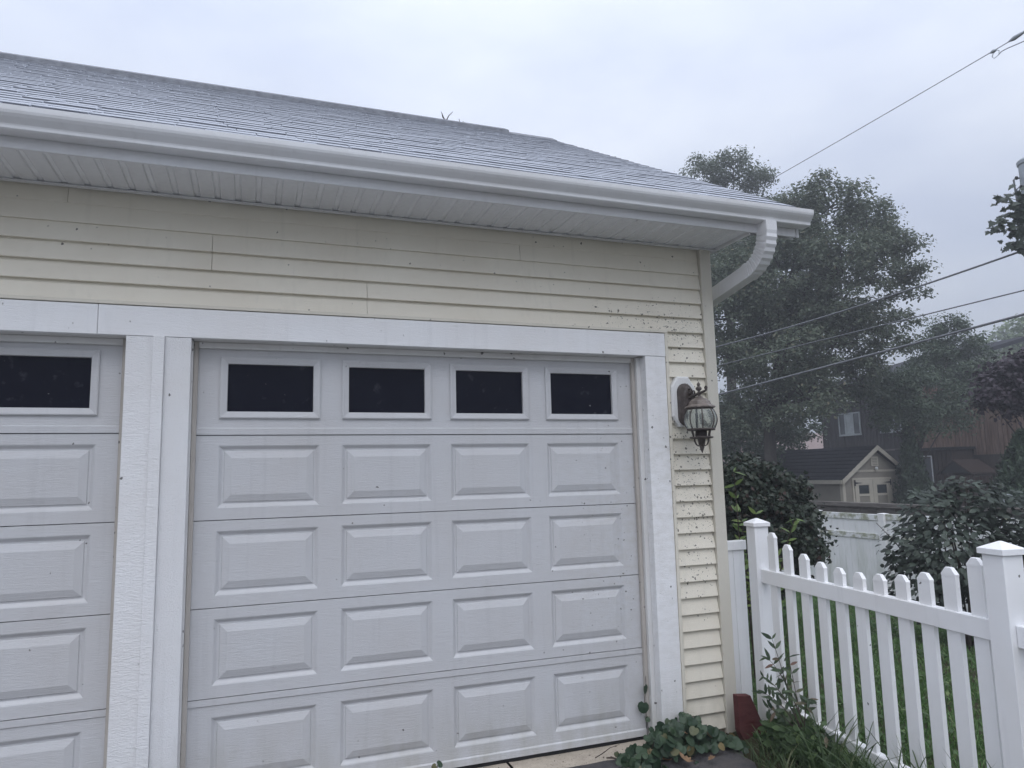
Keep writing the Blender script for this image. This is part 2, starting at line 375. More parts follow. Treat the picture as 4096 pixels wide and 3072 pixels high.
def leaf_mesh(name, tmpl, pos, nrm, size, spin=None, smooth=False):
    n = len(pos); tv = np.array(tmpl[0]); Rm = leaf_frames(nrm, n, spin)
    v = pos[:, None, :] + np.einsum('nij,kj->nki', Rm, tv)*np.asarray(size).reshape(-1, 1, 1)
    k = len(tv); me = bpy.data.meshes.new(name)
    lens = np.array([len(f) for f in tmpl[1]]); idx = np.concatenate([np.array(f) for f in tmpl[1]])
    loops = (idx[None, :]+(np.arange(n)*k)[:, None]).ravel().astype(np.int32)
    ls = np.tile(lens, n); st = np.concatenate([[0], np.cumsum(ls)[:-1]]).astype(np.int32)
    me.vertices.add(n*k); me.vertices.foreach_set('co', v.ravel().astype(np.float32))
    me.loops.add(len(loops)); me.loops.foreach_set('vertex_index', loops)
    me.polygons.add(len(ls)); me.polygons.foreach_set('loop_start', st); me.polygons.foreach_set('loop_total', ls.astype(np.int32))
    me.update(calc_edges=True)
    a = me.attributes.new('tint', 'FLOAT', 'POINT'); a.data.foreach_set('value', np.repeat(rng.random(n), k).astype(np.float32))
    return me
def leaf_objects(name, tmpl, pos, nrm, size, mat, parent, spin=None):
    """one object for each leaf, all sharing a mesh"""
    me = bpy.data.meshes.new(name); me.from_pydata(tmpl[0], [], tmpl[1]); me.update(); me.materials.append(MAT[mat])
    Rm = leaf_frames(np.asarray(nrm, float), len(pos), spin)
    for p, r, s in zip(pos, Rm, size):
        o = bpy.data.objects.new(name, me); COL.objects.link(o); o.parent = parent
        m = Matrix(((r[0, 0], r[0, 1], r[0, 2], 0), (r[1, 0], r[1, 1], r[1, 2], 0), (r[2, 0], r[2, 1], r[2, 2], 0), (0, 0, 0, 1)))
        o.matrix_basis = Matrix.Translation(Vector(p)) @ m @ Matrix.Diagonal((s, s, s, 1))
        o.matrix_parent_inverse = Matrix.Translation(-parent.location)
def curve_pts(a, b, sag, n=8, side=(0, 0, 0)):
    a, b, side = Vector(a), Vector(b), Vector(side)
    return [a.lerp(b, i/n) + (Vector((0, 0, 1))*sag+side)*4*(i/n)*(1-i/n) for i in range(n+1)]
CAMP = np.array((-2.366, -4.188, 1.662))

# ------------------------------------------------------------------ ground
def gh(x, y):
    """height of the lawn and soil"""
    x = np.asarray(x, float); y = np.asarray(y, float)
    h = np.interp(x, [-3, .35, .62, .9, 3, 7.5, 13, 30, 90, 400], [-.075, -.075, -.01, .03, -.12, -.62, -.72, -.75, -.4, 0])
    near = np.clip(1-np.abs(x-.7)/1.5, 0, 1)
    return h + .012*np.sin(x*5.1+y*3.3)*near + .02*np.sin(x*1.3+1)*np.sin(y*1.1)
xs = np.unique(np.concatenate([np.linspace(-600, -12, 12), np.linspace(-12, 0, 13), np.linspace(0, 2, 31), np.linspace(2, 14, 40), np.linspace(14, 60, 30), np.linspace(60, 700, 14)]))
ys = np.unique(np.concatenate([np.linspace(-600, -12, 10), np.linspace(-12, -3, 10), np.linspace(-3, 1, 34), np.linspace(1, 12, 30), np.linspace(12, 60, 24), np.linspace(60, 700, 12)]))
gx, gy = np.meshgrid(xs, ys); gz = gh(gx, gy)
nx, ny = len(xs), len(ys)
g = MB(); g.v = list(zip(gx.ravel().tolist(), gy.ravel().tolist(), gz.ravel().tolist()))
g.f = [(j*nx+i, j*nx+i+1, (j+1)*nx+i+1, (j+1)*nx+i) for j in range(ny-1) for i in range(nx-1)]
tag(g.build('ground', 'soil', smooth=True), kind='structure')
# asphalt drive with a crumbled right edge
edge = [(.46, -.30), (.47, -.38), (.42, -.46), (.43, -.55), (.36, -.66), (.34, -.80), (.27, -1.0), (.25, -1.3), (.18, -1.8), (.12, -2.6), (.05, -4), (0, -8), (0, -14)]
dv = MB(); Npt = 14
for i, (ex, ey) in enumerate(edge):
    for j in range(Npt+1):
        u = j/Npt; x = -9+(ex+9)*(1-(1-u)**2.2)
        z = -.035 - .012*((-ey)/3) + .008*math.sin(x*9+ey*7)*math.exp(-((x-.3)/.5)**2) - (.05 if j == Npt else 0) + (.02*math.exp(-((x-.25)/.25)**2) if j < Npt else 0)
        dv.v.append((x, ey, z))
dv.f = [(i*(Npt+1)+j+1, i*(Npt+1)+j, (i+1)*(Npt+1)+j, (i+1)*(Npt+1)+j+1) for i in range(len(edge)-1) for j in range(Npt)]
# close the strip up to the concrete
b0 = len(dv.v); dv.v += [(-9+(.40+9)*(1-(1-j/Npt)**2.2), -.13, -.045) for j in range(Npt+1)]
dv.f += [(j, j+1, b0+j+1, b0+j) for j in range(Npt)]
tag(dv.build('driveway', 'asphalt', smooth=True), kind='structure')
# concrete sill in front of the doors, broken into lengths
def slab(x0, x1, seed):
    r = random.Random(seed); m = MB(); n = 14
    prof = [(.05, -.02), (-.075, -.022), (-.125, -.030), (-.15, -.05), (-.155, -.10)]
    for i in range(n+1):
        x = x0+(x1-x0)*i/n
        for k, (y, z) in enumerate(prof): m.v.append((x, y + (r.uniform(-.010, .010) if k > 1 else 0), z + (r.uniform(-.004, .004) if k > 0 else 0)))
    k = len(prof); m.f = [(i*k+j, i*k+j+1, (i+1)*k+j+1, (i+1)*k+j) for i in range(n) for j in range(k-1)]
    return m
apron = empty('concrete_apron', (-1, -.1, -.05)); tag(apron, kind='structure')
for k, (a, b) in enumerate(((-6, -2.9), (-2.893, -.93), (-.915, .62))): slab(a, b, k).build('concrete_slab', 'concrete', apron, smooth=True)

# ------------------------------------------------------------------ garage
GX = .62                                  # right hand corner of the garage
garage = empty('garage', (-2.5, 3.5, 0), 'cream sided double garage with white panelled doors and grey shingle roof', 'garage')
wall = MB()
wall.box(-7.2, GX-.012, -.085, -.06, 2.57, 3.2); wall.box(.14, GX-.012, -.085, -.06, .0, 2.57)
wall.box(GX-.11, GX-.012, -.06, 7.0, .0, 3.2); wall.box(-7.2, -7.1, -.06, 7.0, 0, 3.2); wall.box(-7.1, GX-.11, 6.9, 7.0, 0, 3.2)
wall.prism([(GX-.012, -.06, 3.2), (GX-.012, 7.0, 3.2), (GX-.012, 3.5, 5.28)], (-.06, 0, 0))
wall_o = wall.build('wall', 'siding', garage)
def siding(x0, x1, z, h=.1034, lap=.023):
    m = MB(); y0, y1 = -.090, -.090-lap
    m.prism([(x0, y1, z), (x0, y1+.0015, z-.003), (x0, -.0855, z-.003), (x0, -.0855, z+h), (x0, y0, z+h)], (x1-x0, 0, 0))
    return m.build('siding_board', 'siding', wall_o)
P = .1034
joint = {2.805: (-2.602,), 2.908: (-2.602,), 2.702: (-5.1, -1.763), 3.012: (-4.4, -.8), 3.115: (-3.3,)}
z = 2.702
while z < 3.18:
    xs_ = [-7.2] + list(next((v for k, v in joint.items() if abs(k-z) < .01), ())) + [.532]
    for a, b in zip(xs_[:-1], xs_[1:]): siding(a+.0012, b-.0012, z, min(P, 3.197-z), .023 if z < 2.99 else (.012 if z < 3.05 else .004))
    z += P
siding(-7.2, -1.764, 2.604, .097); siding(-1.762, .532, 2.604, .097)
z = 2.702-P
while z > -.03:
    siding(.238, .532, z, P); z -= P
# white boards, cream J trim and corner board
for a, b in ((-7.0, -3.131), (-3.129, .215)): box('header_board', 'trim', garage, a, b, -.125, -.09, 2.422, 2.578, .002)
box('casing_board', 'trim', garage, .06, .214, -.122, -.055, -.005, 2.4205, .002)
box('casing_board', 'rough_trim', garage, -2.998, -2.872, -.122, -.055, -.005, 2.4205, .002)
box('casing_board', 'rough_trim2', garage, -2.815, -2.689, -.122, -.055, -.005, 2.4205, .002)
box('batten', 'rough_trim', garage, -2.8715, -2.8155, -.146, -.056, -.005, 2.421, .002)
box('casing_board', 'rough_trim', garage, -5.90, -5.77, -.122, -.055, -.005, 2.4205, .002)
box('trim_channel', 'cream_trim', garage, .2155, .2375, -.128, -.086, -.0, 2.582, .002)
box('trim_channel', 'cream_trim', garage, -7.0, .2375, -.129, -.086, 2.5825, 2.603, .002)
corner = MB(); corner.box(.534, GX, -.124, -.086, -.02, 3.197); corner.box(GX-.0115, GX+.004, -.0855, -.03, -.02, 3.197)
corner.build('corner_board', 'corner', garage, bevel=.002)
box('foundation', 'concrete', garage, .10, GX-.014, -.075, 6.9, -.3, -.001)
def jambs(xl, xr):
    for s, x in ((-1, xl), (1, xr)):
        a, b = sorted((x+s*.018, x+s*.058)); box('jamb', 'jamb', garage, a, b, -.0545, .05, -.005, 2.4195, .002)
        a, b = sorted((x-s*.006, x+s*.017)); box('door_stop', 'stop', garage, a, b, -.028, -.002, .12 if s > 0 else 0, 2.4205, .002)
    box('head_jamb', 'jamb', garage, xl-.018, xr+.018, -.089, .05, 2.4215, 2.46, .002)
    box('head_stop', 'jamb', garage, xl+.0065, xr-.0065, -.026, -.002, 2.3865, 2.4205, .002)
def door(dx, dz):
    d = box('garage_door', 'dark', garage, dx-2.68, dx+.015, .032, .05, dz+.0, dz+2.43)
    cols = [(-2.547, -2.013), (-1.890, -1.363), (-1.245, -.731), (-.614, -.097)]
    zz = [.012, .54, .997, 1.454, 1.911, 2.43]
    pans = [(.107, .446), (.603, .940), (1.060, 1.397), (1.518, 1.855), (2.003, 2.345)]
    X0, X1 = dx-2.665, dx+.012
    for i in range(5):
        a, b = dz+zz[i]+.0022, dz+zz[i+1]-.0022; pa, pb = dz+pans[i][0], dz+pans[i][1]
        m = MB(); m.box(X0, X1, 0, .03, a, pa); m.box(X0, X1, 0, .03, pb, b)
        ed = [X0] + [dx+v for c in cols for v in c] + [X1]
        for k in range(0, 10, 2): m.box(ed[k], ed[k+1], 0, .03, pa, pb)
        def bead(z0, z1, t=.005): m.hexa([(X0, 0, z0), (X0, -.0001, z0), (X1, -.0001, z0), (X1, 0, z0)], [(X0, 0, z1), (X0, -t, z1-.002), (X1, -t, z1-.002), (X1, 0, z1)])
        if i == 4: m.prism([(X0, .001, a), (X0, -.006, a), (X0, -.006, dz+1.947), (X0, .001, dz+1.953)], (X1-X0, 0, 0))
        if i == 0:
            m.prism([(X0, .001, dz+.500), (X0, -.006, dz+.507), (X0, -.006, b), (X0, .001, b)], (X1-X0, 0, 0))
            m.prism([(X0, .001, a-.01), (X0, -.007, a-.01), (X0, -.007, dz+.041), (X0, .001, dz+.050)], (X1-X0, 0, 0))
        m.build('door_section', 'door', d)
        for c0, c1 in cols:
            c0 += dx; c1 += dx
            if i < 4:
                pr = [(0, 0), (.006, .003), (.016, .013), (.022, .017), (.030, .017), (.034, .010), (.070, -.0005)]
                MB().rings(c0, c1, pa, pb, pr).build('raised_panel', 'door', d)
            else:
                pr = [(0, 0), (0, -.012), (.006, -.015), (.014, -.013), (.038, -.005), (.0395, .012)]
                MB().rings(c0, c1, pa, pb, pr, False).build('window_frame', 'door', d)
                box('window_pane', 'pane', d, c0+.036, c1-.036, .011, .016, pa+.036, pb-.036)
    box('bottom_seal', 'dark', d, X0, X1, .004, .03, dz-.021, dz+.0135)
    return d
tag(door(0, 0), 'white sectional garage door right of the wide post'); jambs(-2.665, .012)
tag(door(-3.035, .012), 'white sectional garage door cut off by the left edge'); jambs(-5.70, -3.02)

# soffit: plain vee ribs with perforated pans between them
soff = box('soffit', 'fascia', garage, -7.2, GX+.03, -.505, -.10, 3.215, 3.222)
x = .655; i = 0
YO, YI = -.498, -.108
while x > -5.4:
    a, b = x-.1043, x
    m = MB(); m.prism([(a+.018, YI, 3.201), (b-.018, YI, 3.201), (b-.012, YI, 3.209), (b, YI, 3.209), (b, YI, 3.214), (a, YI, 3.214), (a, YI, 3.209), (a+.012, YI, 3.209)], (0, YO-YI, 0))
    o = m.build('soffit_panel', 'soffit_perf', soff)
    m = MB(); m.prism([(a-.008, YI-.0005, 3.2065), (a+.008, YI-.0005, 3.2065), (a+.0115, YI-.0005, 3.2088), (a-.0115, YI-.0005, 3.2088)], (0, YO-YI, 0))
    m.build('soffit_rib', 'soffit', soff)
    x -= .1043
box('soffit_channel', 'fascia', garage, -7.2, GX+.035, -.135, -.107, 3.190, 3.1995, .002)
box('soffit_end', 'fascia', garage, GX+.0365, GX+.050, -.505, -.06, 3.186, 3.30, .002)
# fascia and K-style gutter
box('fascia', 'fascia', garage, -7.2, 1.02, -.523, -.506, 3.194, 3.335, .003)
GE = 1.075
prof = [(-.525, 3.345), (-.525, 3.250), (-.593, 3.250), (-.600, 3.256), (-.6005, 3.268), (-.603, 3.276), (-.612, 3.286), (-.625, 3.300), (-.634, 3.313), (-.6375, 3.325), (-.638, 3.333), (-.6385, 3.349), (-.626, 3.350), (-.626, 3.345), (-.634, 3.343), (-.634, 3.334), (-.630, 3.318), (-.609, 3.290), (-.597, 3.272), (-.592, 3.254), (-.528, 3.254), (-.528, 3.345)]
gm = MB(); gm.prism([(-7.2, y, z) for y, z in prof], (GE+7.2, 0, 0))
gut = gm.build('gutter', 'gutter', garage)
MB().prism([(GE-.002, y, z) for y, z in prof[:12]], (.004, 0, 0)).build('end_cap', 'gutter', gut)
# downspout: outlet, ribbed elbow, slanting pipe back to the side wall
def rect_path(m, pts, w, d, ups):
    """rectangular pipe along pts in the plane x = const; w along x, d across"""
    vs = []; n = len(pts)
    for i, (y, z) in enumerate(pts):
        a = Vector(pts[max(i-1, 0)]); b = Vector(pts[min(i+1, n-1)]); t = (b-a).normalized(); nn = Vector((-t.y, t.x))
        ww, dd = w*ups[i], d*ups[i]
        for sx, sd in ((-1, -1), (1, -1), (1, 1), (-1, 1)): vs.append((DSX+sx*ww/2, y+nn.x*sd*dd/2, z+nn.y*sd*dd/2))
    fs = [(i*4+k, i*4+(k+1) % 4, i*4+4+(k+1) % 4, i*4+4+k) for i in range(n-1) for k in range(4)] + [(3, 2, 1, 0), tuple((n-1)*4+k for k in range(4))]
    m.add(vs, fs)
DSX = .745
el = [(-.562, 3.252), (-.562, 3.22), (-.562, 3.19)]
ups = [1, 1, 1]
ang = 0
for k in range(1, 17):
    a = R(80)*k/16; el.append((-.562+.215*(1-math.cos(a)), 3.19-.215*math.sin(a))); ups.append(.93 if k % 2 else 1.03)
ty, tz = math.sin(R(80)), -math.cos(R(80))
el.append((el[-1][0]+.03*ty, el[-1][1]+.03*tz)); ups.append(1.0)
ds = MB(); s0 = (el[-1][0]-.02*ty, el[-1][1]-.02*tz)
end = (s0[0]+.85*ty, s0[1]+.85*tz)
rect_path(ds, [s0, end], .078, .098, [1, 1]); rect_path(ds, [(end[0]+.03, end[1]+.03), (end[0]+.03, .1)], .078, .098, [1, 1])
dso = ds.build('downspout', 'gutter', garage)
e = MB(); rect_path(e, el, .083, .104, ups); e.build('elbow', 'gutter', dso)
for k in range(3, 18, 2):   # crimps of the elbow
    e = MB(); y, z = el[k]; a = R(80)*(k-2)/16; t = Vector((math.sin(a), -math.cos(a))); nn = Vector((-t.y, t.x))
    c = Vector((y, z)); e.prism([(DSX-.0425, *(c+nn*.030+t*.0035)), (DSX-.0425, *(c-nn*.052+t*.001)), (DSX-.0425, *(c-nn*.052-t*.001)), (DSX-.0425, *(c+nn*.030-t*.0035))], (-.004, 0, 0))
    e.build('crimp', 'gutter', dso)
# roof: deck, drip edge, shingles, ridge caps
EY, EZ, RY, RZ = -.600, 3.352, 3.5, 5.775
SL = math.hypot(RY-EY, RZ-EZ); sy, sz = (RY-EY)/SL, (RZ-EZ)/SL; RE = 1.06
dk = MB()
dk.prism([(-8, EY+.02, EZ-.012), (-8, RY, RZ-.012), (-8, 2*RY-EY, EZ-.012), (-8, 2*RY-EY, EZ-.06), (-8, RY, RZ-.14), (-8, EY+.075, EZ-.06)], (RE-.025+8, 0, 0))
roof = dk.build('roof', 'shingle', garage)
MB().prism([(RE-.024, EY+.09, EZ-.05), (RE-.024, RY, RZ-.02), (RE-.024, RY, RZ-.17), (RE-.024, EY+.09, EZ-.155)], (.02, 0, 0)).build('rake_board', 'fascia', garage)
MB().prism([(GX+.06, EY+.12, EZ-.15), (GX+.06, RY, RZ-.16), (GX+.06, RY, RZ-.172), (GX+.06, EY+.12, EZ-.162)], (RE-.025-GX-.06, 0, 0)).build('rake_soffit', 'fascia', garage)
def shingle_mesh(w, ragged):
    m = MB(); h = .20; t = .0065   # lies in local x (along), y (up slope), z (normal)
    c = .012 if ragged else 0
    m.hexa([(0, c, 0), (w, 0, 0), (w, h, -.0035), (0, h, -.0035)], [(.002, c, t), (w-.002, 0, t), (w, h, -.0005), (0, h, -.0005)])
    return m
EXPO = .1425
rows = int(SL/EXPO)
smesh = []
for w, rg in ((.17, 0), (.24, 1), (.31, 0), (.38, 1)):
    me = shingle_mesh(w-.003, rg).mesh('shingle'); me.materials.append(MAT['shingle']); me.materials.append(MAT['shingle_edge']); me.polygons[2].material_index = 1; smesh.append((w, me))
RM = Matrix(((1, 0, 0, 0), (0, sy, -sz, 0), (0, sz, sy, 0), (0, 0, 0, 1)))
far = MB(); far_t = []; far_m = []; nsh = 0
rs = random.Random(5)
def slope_pt(x, s, up=0): return Vector((x, EY+sy*s-sz*up, EZ+sz*s+sy*up))
for k in range(rows):
    x = RE + rs.uniform(0, .03); s = k*EXPO
    while x > -5.6:
        w, me = rs.choice(smesh); up = rs.choice((0, 0, .0015, .003)); ds_ = rs.uniform(-.004, .004)
        x -= w
        if x+w > -4.9-.1*k and nsh < 300 and k < 16 and x > -5.0+.03*k:
            o = bpy.data.objects.new('shingle', me); COL.objects.link(o); o.parent = roof
            p = slope_pt(x, s+ds_, up)
            o.matrix_basis = Matrix.Translation(p) @ RM; nsh += 1
        else:
            p0 = slope_pt(x, s+ds_, up); b = len(far.v)
            for v in me.vertices: far.v.append(tuple(p0 + RM.to_3x3() @ v.co))
            far.f += [tuple(b+i for i in f.vertices) for f in me.polygons]; far_m += [f.material_index for f in me.polygons]; far_t += [rs.random()]*len(me.vertices)
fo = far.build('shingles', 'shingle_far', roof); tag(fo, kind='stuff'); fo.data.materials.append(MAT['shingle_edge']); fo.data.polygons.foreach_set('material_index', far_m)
fa = fo.data.attributes.new('tint', 'FLOAT', 'POINT'); fa.data.foreach_set('value', far_t)
def cap(x, w=.30):
    m = MB(); t = .014
    m.prism([(x, RY-.16, RZ-.095+.004), (x, RY, RZ+.004), (x, RY+.16, RZ-.095+.004), (x, RY+.16, RZ-.095+.004+t), (x, RY, RZ+.004+t+.01), (x, RY-.16, RZ-.095+.004+t)], (w, 0, 0))
    m.build('ridge_cap', 'ridge', roof)
x = -5.6
while x < RE-.05:
    cap(x, min(.30, RE-x)); x += .302
vent = MB(); vent.prism([(-5.6, RY-.15, RZ-.07), (-5.6, RY, RZ+.02), (-5.6, RY+.15, RZ-.07), (-5.6, RY+.15, RZ-.03), (-5.6, RY, RZ+.062), (-5.6, RY-.15, RZ-.03)], (5.6+.42, 0, 0))
vent.build('ridge_vent', 'ridge', roof)

# ------------------------------------------------------------------ wall lamp
LX, LY = .362, -.268
lamp = empty('wall_lamp', (.335, -.13, 2.1), 'bronze carriage lantern on a white mounting block beside the door', 'lamp')
def octo(cx, hw, z0, z1, c, y): return [(cx-hw, y, z0+c), (cx-hw+c*.72, y, z0), (cx+hw-c*.72, y, z0), (cx+hw, y, z0+c), (cx+hw, y, z1-c), (cx+hw-c*.72, y, z1), (cx-hw+c*.72, y, z1), (cx-hw, y, z1-c)]
def loft(m, rings_):
    n = len(rings_[0]); vs = [p for r in rings_ for p in r]
    m.add(vs, [(i*n+k, i*n+(k+1) % n, (i+1)*n+(k+1) % n, (i+1)*n+k) for i in range(len(rings_)-1) for k in range(n)] + [tuple((len(rings_)-1)*n+k for k in range(n))])
    return m
loft(MB(), [octo(.334, .094, 1.950, 2.288, .070, -.09), octo(.334, .094, 1.950, 2.288, .070, -.128), octo(.334, .083, 1.961, 2.277, .063, -.137), octo(.334, .079, 1.965, 2.273, .061, -.137)]).build('mounting_block', 'jamb', lamp)
def oblong(cx, hw, z0, z1, y, n=10):
    r = []
    for k in range(n+1): a = math.pi*k/n; r.append((cx+hw*math.cos(a), y, z1-hw+hw*math.sin(a)))
    for k in range(n+1): a = math.pi+math.pi*k/n; r.append((cx+hw*math.cos(a), y, z0+hw+hw*math.sin(a)))
    return r[::-1]
loft(MB(), [oblong(.338, .058, 1.955, 2.240, -.136), oblong(.338, .058, 1.955, 2.240, -.146), oblong(.338, .048, 1.968, 2.228, -.156), oblong(.338, .045, 1.972, 2.224, -.156), oblong(.338, .034, 1.99, 2.205, -.178), oblong(.338, .02, 2.01, 2.185, -.186)]).build('backplate', 'bronze', lamp, smooth=False)
arm = MB()
arm.tube([(.338, -.17, 2.135), (.345, -.20, 2.142), (LX-.004, LY+.02, 2.155), (LX+.006, LY-.055, 2.168), (LX+.008, LY-.075, 2.178)], [.013, .011, .009, .008, .006], 8)
def curl(c, r, turns, start, ax, ay, rad):
    pts = []
    for k in range(14):
        t = k/13; a = start+turns*2*math.pi*t; rr = r*(1-.72*t)
        pts.append(Vector(c)+Vector(ax)*rr*math.cos(a)+Vector(ay)*rr*math.sin(a))
    return pts
AX = Vector((LX-.338, LY+.17, .03)).normalized()
arm.tube(curl((.343, -.19, 2.178), .026, 1.4, -1.6, AX, (0, 0, 1), .005), .006, 6)
arm.tube(curl((.350, -.222, 2.166), .018, -1.3, 3.6, AX, (0, 0, 1), .005), .005, 6)
arm.tube(curl((LX+.006, LY-.068, 2.188), .012, 1.2, -1.5, AX, (0, 0, 1), .004), .005, 6)
arm.tube(curl((.352, -.23, 2.118), .026, 1.2, 1.6, AX, (0, 0, -1), .004), .005, 6)
arm.tube([(.34, -.17, 2.10), (.346, -.205, 2.105), (.352, -.235, 2.132)], .006, 6)
arm.build('arm', 'bronze', lamp, smooth=True)
fin = MB(); fin.lathe([(.004, -.105), (.010, -.10), (.008, -.085), (.012, -.07), (.010, -.058), (.007, -.052), (.016, -.045), (.0205, -.036), (.016, -.026), (.007, -.020), (.009, -.016), (.0125, -.010), (.009, -.002), (.003, .006), (.0005, .012)], (LX, LY, 2.226), 14)
fin.build('finial', 'bronze', lamp, smooth=True)
capm = MB(); capm.lathe([(.010, .072), (.022, .068), (.024, .060), (.050, .050), (.066, .036), (.076, .014), (.098, .002), (.101, -.004), (.098, -.008), (.080, -.006)], (LX, LY, 2.070), 8)
capm.build('lamp_roof', 'bronze_top', lamp)
MB().lathe([(.076, 0), (.084, -.002), (.086, -.010), (.080, -.014)], (LX, LY, 2.064), 24).build('top_ring', 'bronze', lamp, smooth=True)
def gp(t): return .081+.024*math.sin(math.pi*min(1, max(0, t*.93+.03)))   # belly of the glass
GZ0, GZ1 = 1.926, 2.052
gl = MB()
for t in range(11): pass
prof_g = [(gp(t/10), (GZ1-GZ0)*(1-t/10)) for t in range(11)]
n = 24; gl.add([(LX+r*math.cos(2*math.pi*k/n), LY+r*math.sin(2*math.pi*k/n), GZ0+z_) for r, z_ in prof_g for k in range(n)], [(i*n+(k+1) % n, i*n+k, (i+1)*n+k, (i+1)*n+(k+1) % n) for i in range(10) for k in range(n)])
gl.build('glass_globe', 'lampglass', lamp, smooth=True)
for k in range(8):
    a = 2*math.pi*(k+.4)/8
    MB().tube([(LX+(gp(t/8)+.001)*math.cos(a), LY+(gp(t/8)+.001)*math.sin(a), GZ1-(GZ1-GZ0)*t/8) for t in range(9)], .0042, 6).build('rib', 'bronze', lamp, smooth=True)
MB().lathe([(.070, .010), (.088, .008), (.092, .002), (.088, -.004), (.060, -.006)], (LX, LY, 1.921), 24).build('bottom_ring', 'bronze', lamp, smooth=True)
MB().lathe([(.030, .05), (.036, .045), (.038, .004), (.074, .002), (.077, -.004), (.070, -.009), (.026, -.012), (.020, -.05), (.014, -.062)], (LX, LY, 1.874), 20).build('lower_cup', 'bronze', lamp, smooth=True)
for k in range(4):
    a = 2*math.pi*(k+.15)/4
    MB().tube([(LX+.08*math.cos(a), LY+.08*math.sin(a), 1.917), (LX+.070*math.cos(a), LY+.070*math.sin(a), 1.890), (LX+.070*math.cos(a), LY+.070*math.sin(a), 1.874)], .005, 6).build('strut', 'bronze', lamp, smooth=True)
    MB().tube([(LX+r_*math.cos(a), LY+r_*math.sin(a), z_) for r_, z_ in ((.062, 1.866), (.060, 1.846), (.048, 1.826), (.030, 1.817), (.014, 1.820))], .0032, 6).build('scroll', 'bronze', lamp, smooth=True)
MB().lathe([(.004, .034), (.012, .030), (.009, .022), (.015, .014), (.016, .006), (.010, -.012), (.003, -.030), (.0008, -.034)], (LX, LY, 1.804), 14).build('lower_finial', 'bronze', lamp, smooth=True)

# ------------------------------------------------------------------ white picket fence
FA = Vector((.836, -.161, 0)); FB = Vector((.605, -2.009, 0)); FD = (FB-FA).normalized(); FN = Vector((FD.y, -FD.x, 0))   # FN points to the drive
if FN.x > 0: FN = -FN
FL = (FB-FA).length
fence = empty('picket_fence', (.72, -1.1, 0), 'white vinyl picket fence with scalloped pickets running from the garage corner', 'fence')
def fbox(name, mat, s0, s1, t0, t1, z0, z1, parent=fence, bevel=.002, dz=0):
    def q(s, t, z): p = FA+FD*s+FN*t; return (p.x, p.y, z)
    m = MB().hexa([q(s0, t0, z0), q(s1, t0, z0+dz), q(s1, t1, z0+dz), q(s0, t1, z0)], [q(s0, t0, z1), q(s1, t0, z1+dz), q(s1, t1, z1+dz), q(s0, t1, z1)])
    return m.build(name, mat, parent, bevel=bevel)
def fpost(s, ztop):
    p = fbox('post', 'vinyl', s-.051, s+.051, -.051, .051, -.3, ztop-.055)
    m = MB(); c = FA+FD*s
    def ring(h, z): return [tuple(c+FD*a*h+FN*b*h+Vector((0, 0, z))) for a, b in ((-1, -1), (1, -1), (1, 1), (-1, 1))]
    loft(m, [ring(.060, ztop-.0535), ring(.062, ztop-.053), ring(.062, ztop-.030), ring(.056, ztop-.026), ring(.004, ztop)]).build('post_cap', 'vinyl', p)
for s, zt in ((0, 1.332), (FL, 1.336), (2*FL-.05, 1.34)): fpost(s, zt)
tips = [(.171, 1.247), (.332, 1.185), (.4945, 1.144), (.652, 1.114), (.811, 1.101), (.970, 1.095), (1.125, 1.106), (1.281, 1.122), (1.431, 1.152), (1.581, 1.195), (1.727, 1.253)]
def picket(s, zt, zb=.10):
    w, t = .038, .0115
    def ring(a, b, z): return [tuple(FA+FD*(s+i*a)+FN*(j*b)+Vector((0, 0, z))) for i, j in ((-1, -1), (1, -1), (1, 1), (-1, 1))]
    p = loft(MB(), [ring(w, t, zb), ring(w, t, zt-.036)]).build('picket', 'vinyl', fence)
    loft(MB(), [ring(w+.001, t+.001, zt-.038), ring(w+.001, t+.001, zt-.030), ring(.016, t*.9, zt-.002), ring(.013, t*.6, zt)]).build('picket_cap', 'vinyl', p)
for s, zt in tips: picket(s, zt)
for s, zt in ((FL+.171, 1.25), (FL+.332, 1.19), (FL+.4945, 1.145), (FL+.652, 1.115)): picket(s, zt)
def frail(s0, s1, z0, z1): fbox('rail', 'vinyl', s0, s1, -.025, .025, z0, z1, bevel=.003)
frail(.052, FL-.052, .915, 1.003); frail(.052, FL-.052, .095, .185)
frail(FL+.052, 2*FL-.105, .915, 1.003); frail(FL+.052, 2*FL-.105, .095, .185)
vp = empty('vinyl_panel', (.75, .03, 0), 'narrow solid white vinyl panel between garage corner and picket fence', 'fence panel')
box('panel_board', 'vinyl', vp, .632, .768, .025, .045, .02, 1.105, .003); box('panel_board', 'vinyl', vp, .770, .862, .025, .045, .02, 1.105, .003)
box('panel_rail', 'vinyl', vp, .632, .875, .012, .058, 1.1055, 1.170, .003)
rb = MB(); rb.prism([(.534, -.25, .245), (.632, -.25, .235), (.668, -.25, .155), (.735, -.26, -.012), (.715, -.27, -.11), (.59, -.265, -.10), (.536, -.25, .03)], (-.012, .035, .006))
tag(rb.build('red_board', 'redboard', bevel=.002), 'dark red painted board leaning beside the garage corner', 'board')

